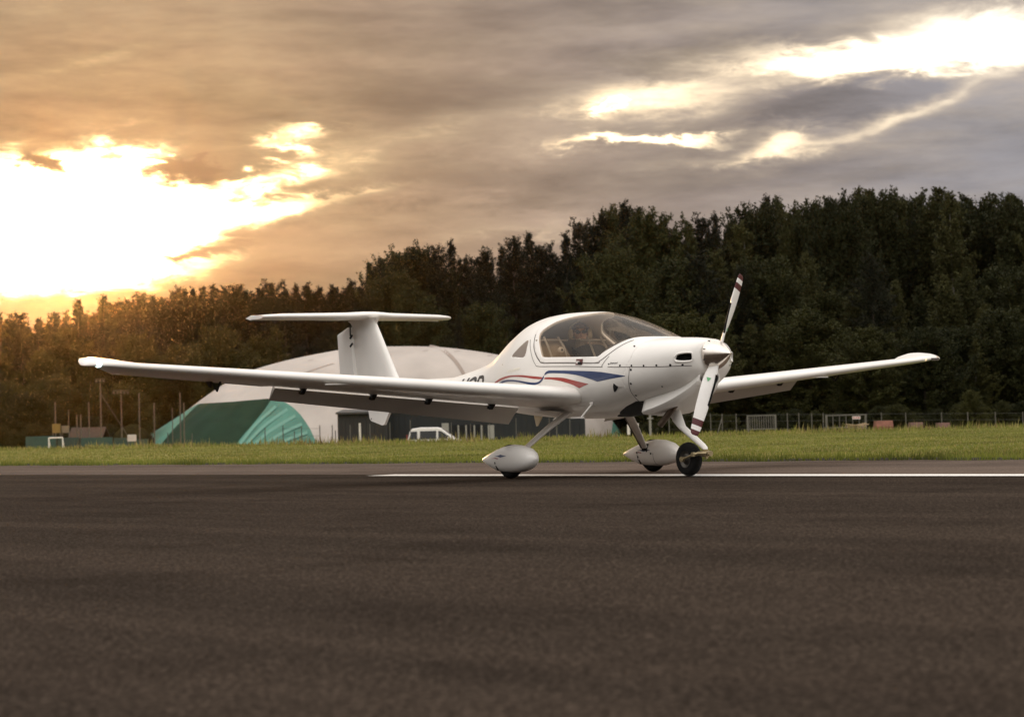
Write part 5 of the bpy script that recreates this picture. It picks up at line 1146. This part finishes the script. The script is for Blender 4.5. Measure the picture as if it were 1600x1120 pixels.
for px, y, k in SKYM: tree(px, y + random.uniform(-3, 5), random.uniform(212, 238), k, random.randrange(3), random.uniform(.70, 1.0)*(.9 if k == 'round' else 1), 'on the skyline ')
# nearer, lower row of crowns
x = -50
while x < 1680:
    if x < 560: yt = random.uniform(500, 555); k = random.choice(['round', 'birch', 'scots', 'round'])
    elif x < 900: yt = random.uniform(420, 500); k = random.choice(['round', 'pine', 'scots', 'pine'])
    else: yt = random.uniform(385, 480); k = random.choice(['round', 'birch', 'birch', 'round', 'scots'])
    tree(x, yt, random.uniform(186, 202), k, random.randrange(3), random.uniform(.85, 1.15), 'in the middle row '); x += random.uniform(24, 42)
x = -60
while x < 1690:
    yt = random.uniform(575, 615) if x < 560 else (random.uniform(540, 590) if x < 1000 else random.uniform(480, 560))
    if not (200 < x < 985): tree(x, yt, random.uniform(168, 182), random.choice(['round', 'round', 'birch']), random.randrange(3), random.uniform(1.1, 1.5), 'at the wood edge ')
    x += random.uniform(30, 50)
x = -60
while x < 1690:                                                  # dense second skyline rank fills the gaps
    sk = np.interp(x, [p[0] for p in SKYL]+[p[0] for p in SKYM], [p[1] for p in SKYL]+[p[1] for p in SKYM])
    tree(x, sk + random.uniform(10, 55 if x > 570 else 28), random.uniform(224, 246), random.choice(['birch', 'scots', 'pine'] if x > 900 else ['scots', 'pine', 'scots', 'birch']), random.randrange(3), random.uniform(.8, 1.15)*(1.35 if x < 570 else 1), 'in the back rank '); x += random.uniform(13, 22)
x = -70
while x < 1700:                                                  # low understorey deep in the wood closes the gaps below the crowns
    tree(x, random.uniform(560, 600) - (x-800)*.02, random.uniform(203, 216), 'round', random.randrange(4), random.uniform(2.0, 2.6), 'low in the understorey '); x += random.uniform(26, 36)
# bushes at the right edge
def bush(px, ytop, Y, label):
    p = at(px, ytop, Y); zg = ground_z(p.x, Y); e = empty('bush', (p.x, Y, zg - .2), label, 'bush'); cm, tm = PROTO['round', 3]; h = p.z-zg
    for nm, me, s in (('crown', cm, 1), ('trunk', tm, 1)): o = bpy.data.objects.new(nm, me); col.objects.link(o); o.parent = e; o.scale = (h*1.15, h*1.15, h)
bush(1517, 606, 128., 'olive green bush at the right edge, taller than the fence'); bush(1566, 622, 130., 'second olive bush beyond the taller one at the right')
# the wood goes on beyond both sides of the picture: one thinned-out mass
OV = []; OF = 0
for i in range(64):
    px = random.uniform(-520, -75) if i % 2 else random.uniform(1705, 2250); Y = random.uniform(190, 236); p = at(px, random.uniform(455, 500) if i % 2 else random.uniform(300, 380), Y); zg = ground_z(p.x, Y); h = p.z-zg
    cm = PROTO[random.choice([('round', 0), ('pine', 1), ('scots', 2), ('birch', 1)])][0]; n = len(cm.vertices); co = np.empty(n*3); cm.vertices.foreach_get('co', co); Q = co.reshape(-1, 4, 3)[::7]
    c_ = Q.mean(1, keepdims=True); Q = (c_ + (Q-c_)*2.4)*h; OV.append((Q + np.array([p.x, Y, zg])).reshape(-1, 3))
OV = np.concatenate(OV); n = len(OV)//4; me = bpy.data.meshes.new('outlying_wood'); me.vertices.add(n*4); me.vertices.foreach_set('co', OV.ravel()); me.loops.add(n*4); me.loops.foreach_set('vertex_index', np.arange(n*4)); me.polygons.add(n)
me.polygons.foreach_set('loop_start', np.arange(n)*4); me.polygons.foreach_set('loop_total', np.full(n, 4)); me.materials.append(LEAF['round']); me.update()
o = bpy.data.objects.new('outlying_wood', me); col.objects.link(o); tag(o, kind='stuff')
# shrubs along the foot of the wood
x = -70
while x < 1690:
    if not (205 < x < 985):
        Y = random.uniform(146, 160); p = at(x, random.uniform(632, 655) - (.026*(x-1300) if x > 985 else -18), Y); zg = ground_z(p.x, Y) - .3; h = max(p.z - zg, 1.2)
        e = empty('shrub', (p.x, Y, zg), 'dark shrub below the wood ' + zone(x), 'shrub', 0, 'shrubs along the foot of the wood'); cm, tm = PROTO['round', random.randrange(4)]; rz = random.random()*6.28
        for nm, me in (('crown', cm), ('trunk', tm)): o = bpy.data.objects.new(nm, me); col.objects.link(o); o.parent = e; o.scale = (h*1.5, h*1.5, h); o.rotation_euler = (0, 0, rz)
    x += random.uniform(22, 36)

# every tree and shrub that shares its description with neighbours says which of them it is
ORD = ['leftmost', 'second-left', 'third-left', 'fourth-left', 'fifth-left', 'sixth-left', 'seventh-left', 'eighth-left', 'ninth-left', 'tenth-left']; NUM = ['', '', 'two', 'three', 'four', 'five', 'six', 'seven', 'eight', 'nine', 'ten']
by = {}
for o in list(scene.objects):
    if o.get('category') in ('tree', 'shrub'): by.setdefault(o['label'], []).append(o)
for lab, os_ in by.items():
    if 1 < len(os_) < 11:
        os_.sort(key=lambda o: o.location.x/o.location.y)
        for i, o in enumerate(os_): o['label'] = '%s of %s: %s' % ('rightmost' if i == len(os_)-1 else ORD[i], NUM[len(os_)], lab)

print('TRIS', sum(len(m.polygons)*2 for m in bpy.data.meshes))
# ================================================================== HAZE: warm evening air
HZ_ON = True
if HZ_ON:
    hm = bpy.data.materials.new('evening_air'); hm.use_nodes = True; t = hm.node_tree; t.nodes.remove(t.nodes['Principled BSDF'])
    v = t.nodes.new('ShaderNodeVolumePrincipled'); v.inputs['Color'].default_value = (1., .66, .32, 1); v.inputs['Density'].default_value = .000026; v.inputs['Anisotropy'].default_value = .96
    t.links.new(v.outputs[0], t.nodes['Material Output'].inputs['Volume'])
    mb = MB(); mb.box((0, 1300, 18.5), (5200, 4600, 43)); hz_o = mb.build('haze', hm); tag(hz_o, kind='stuff')
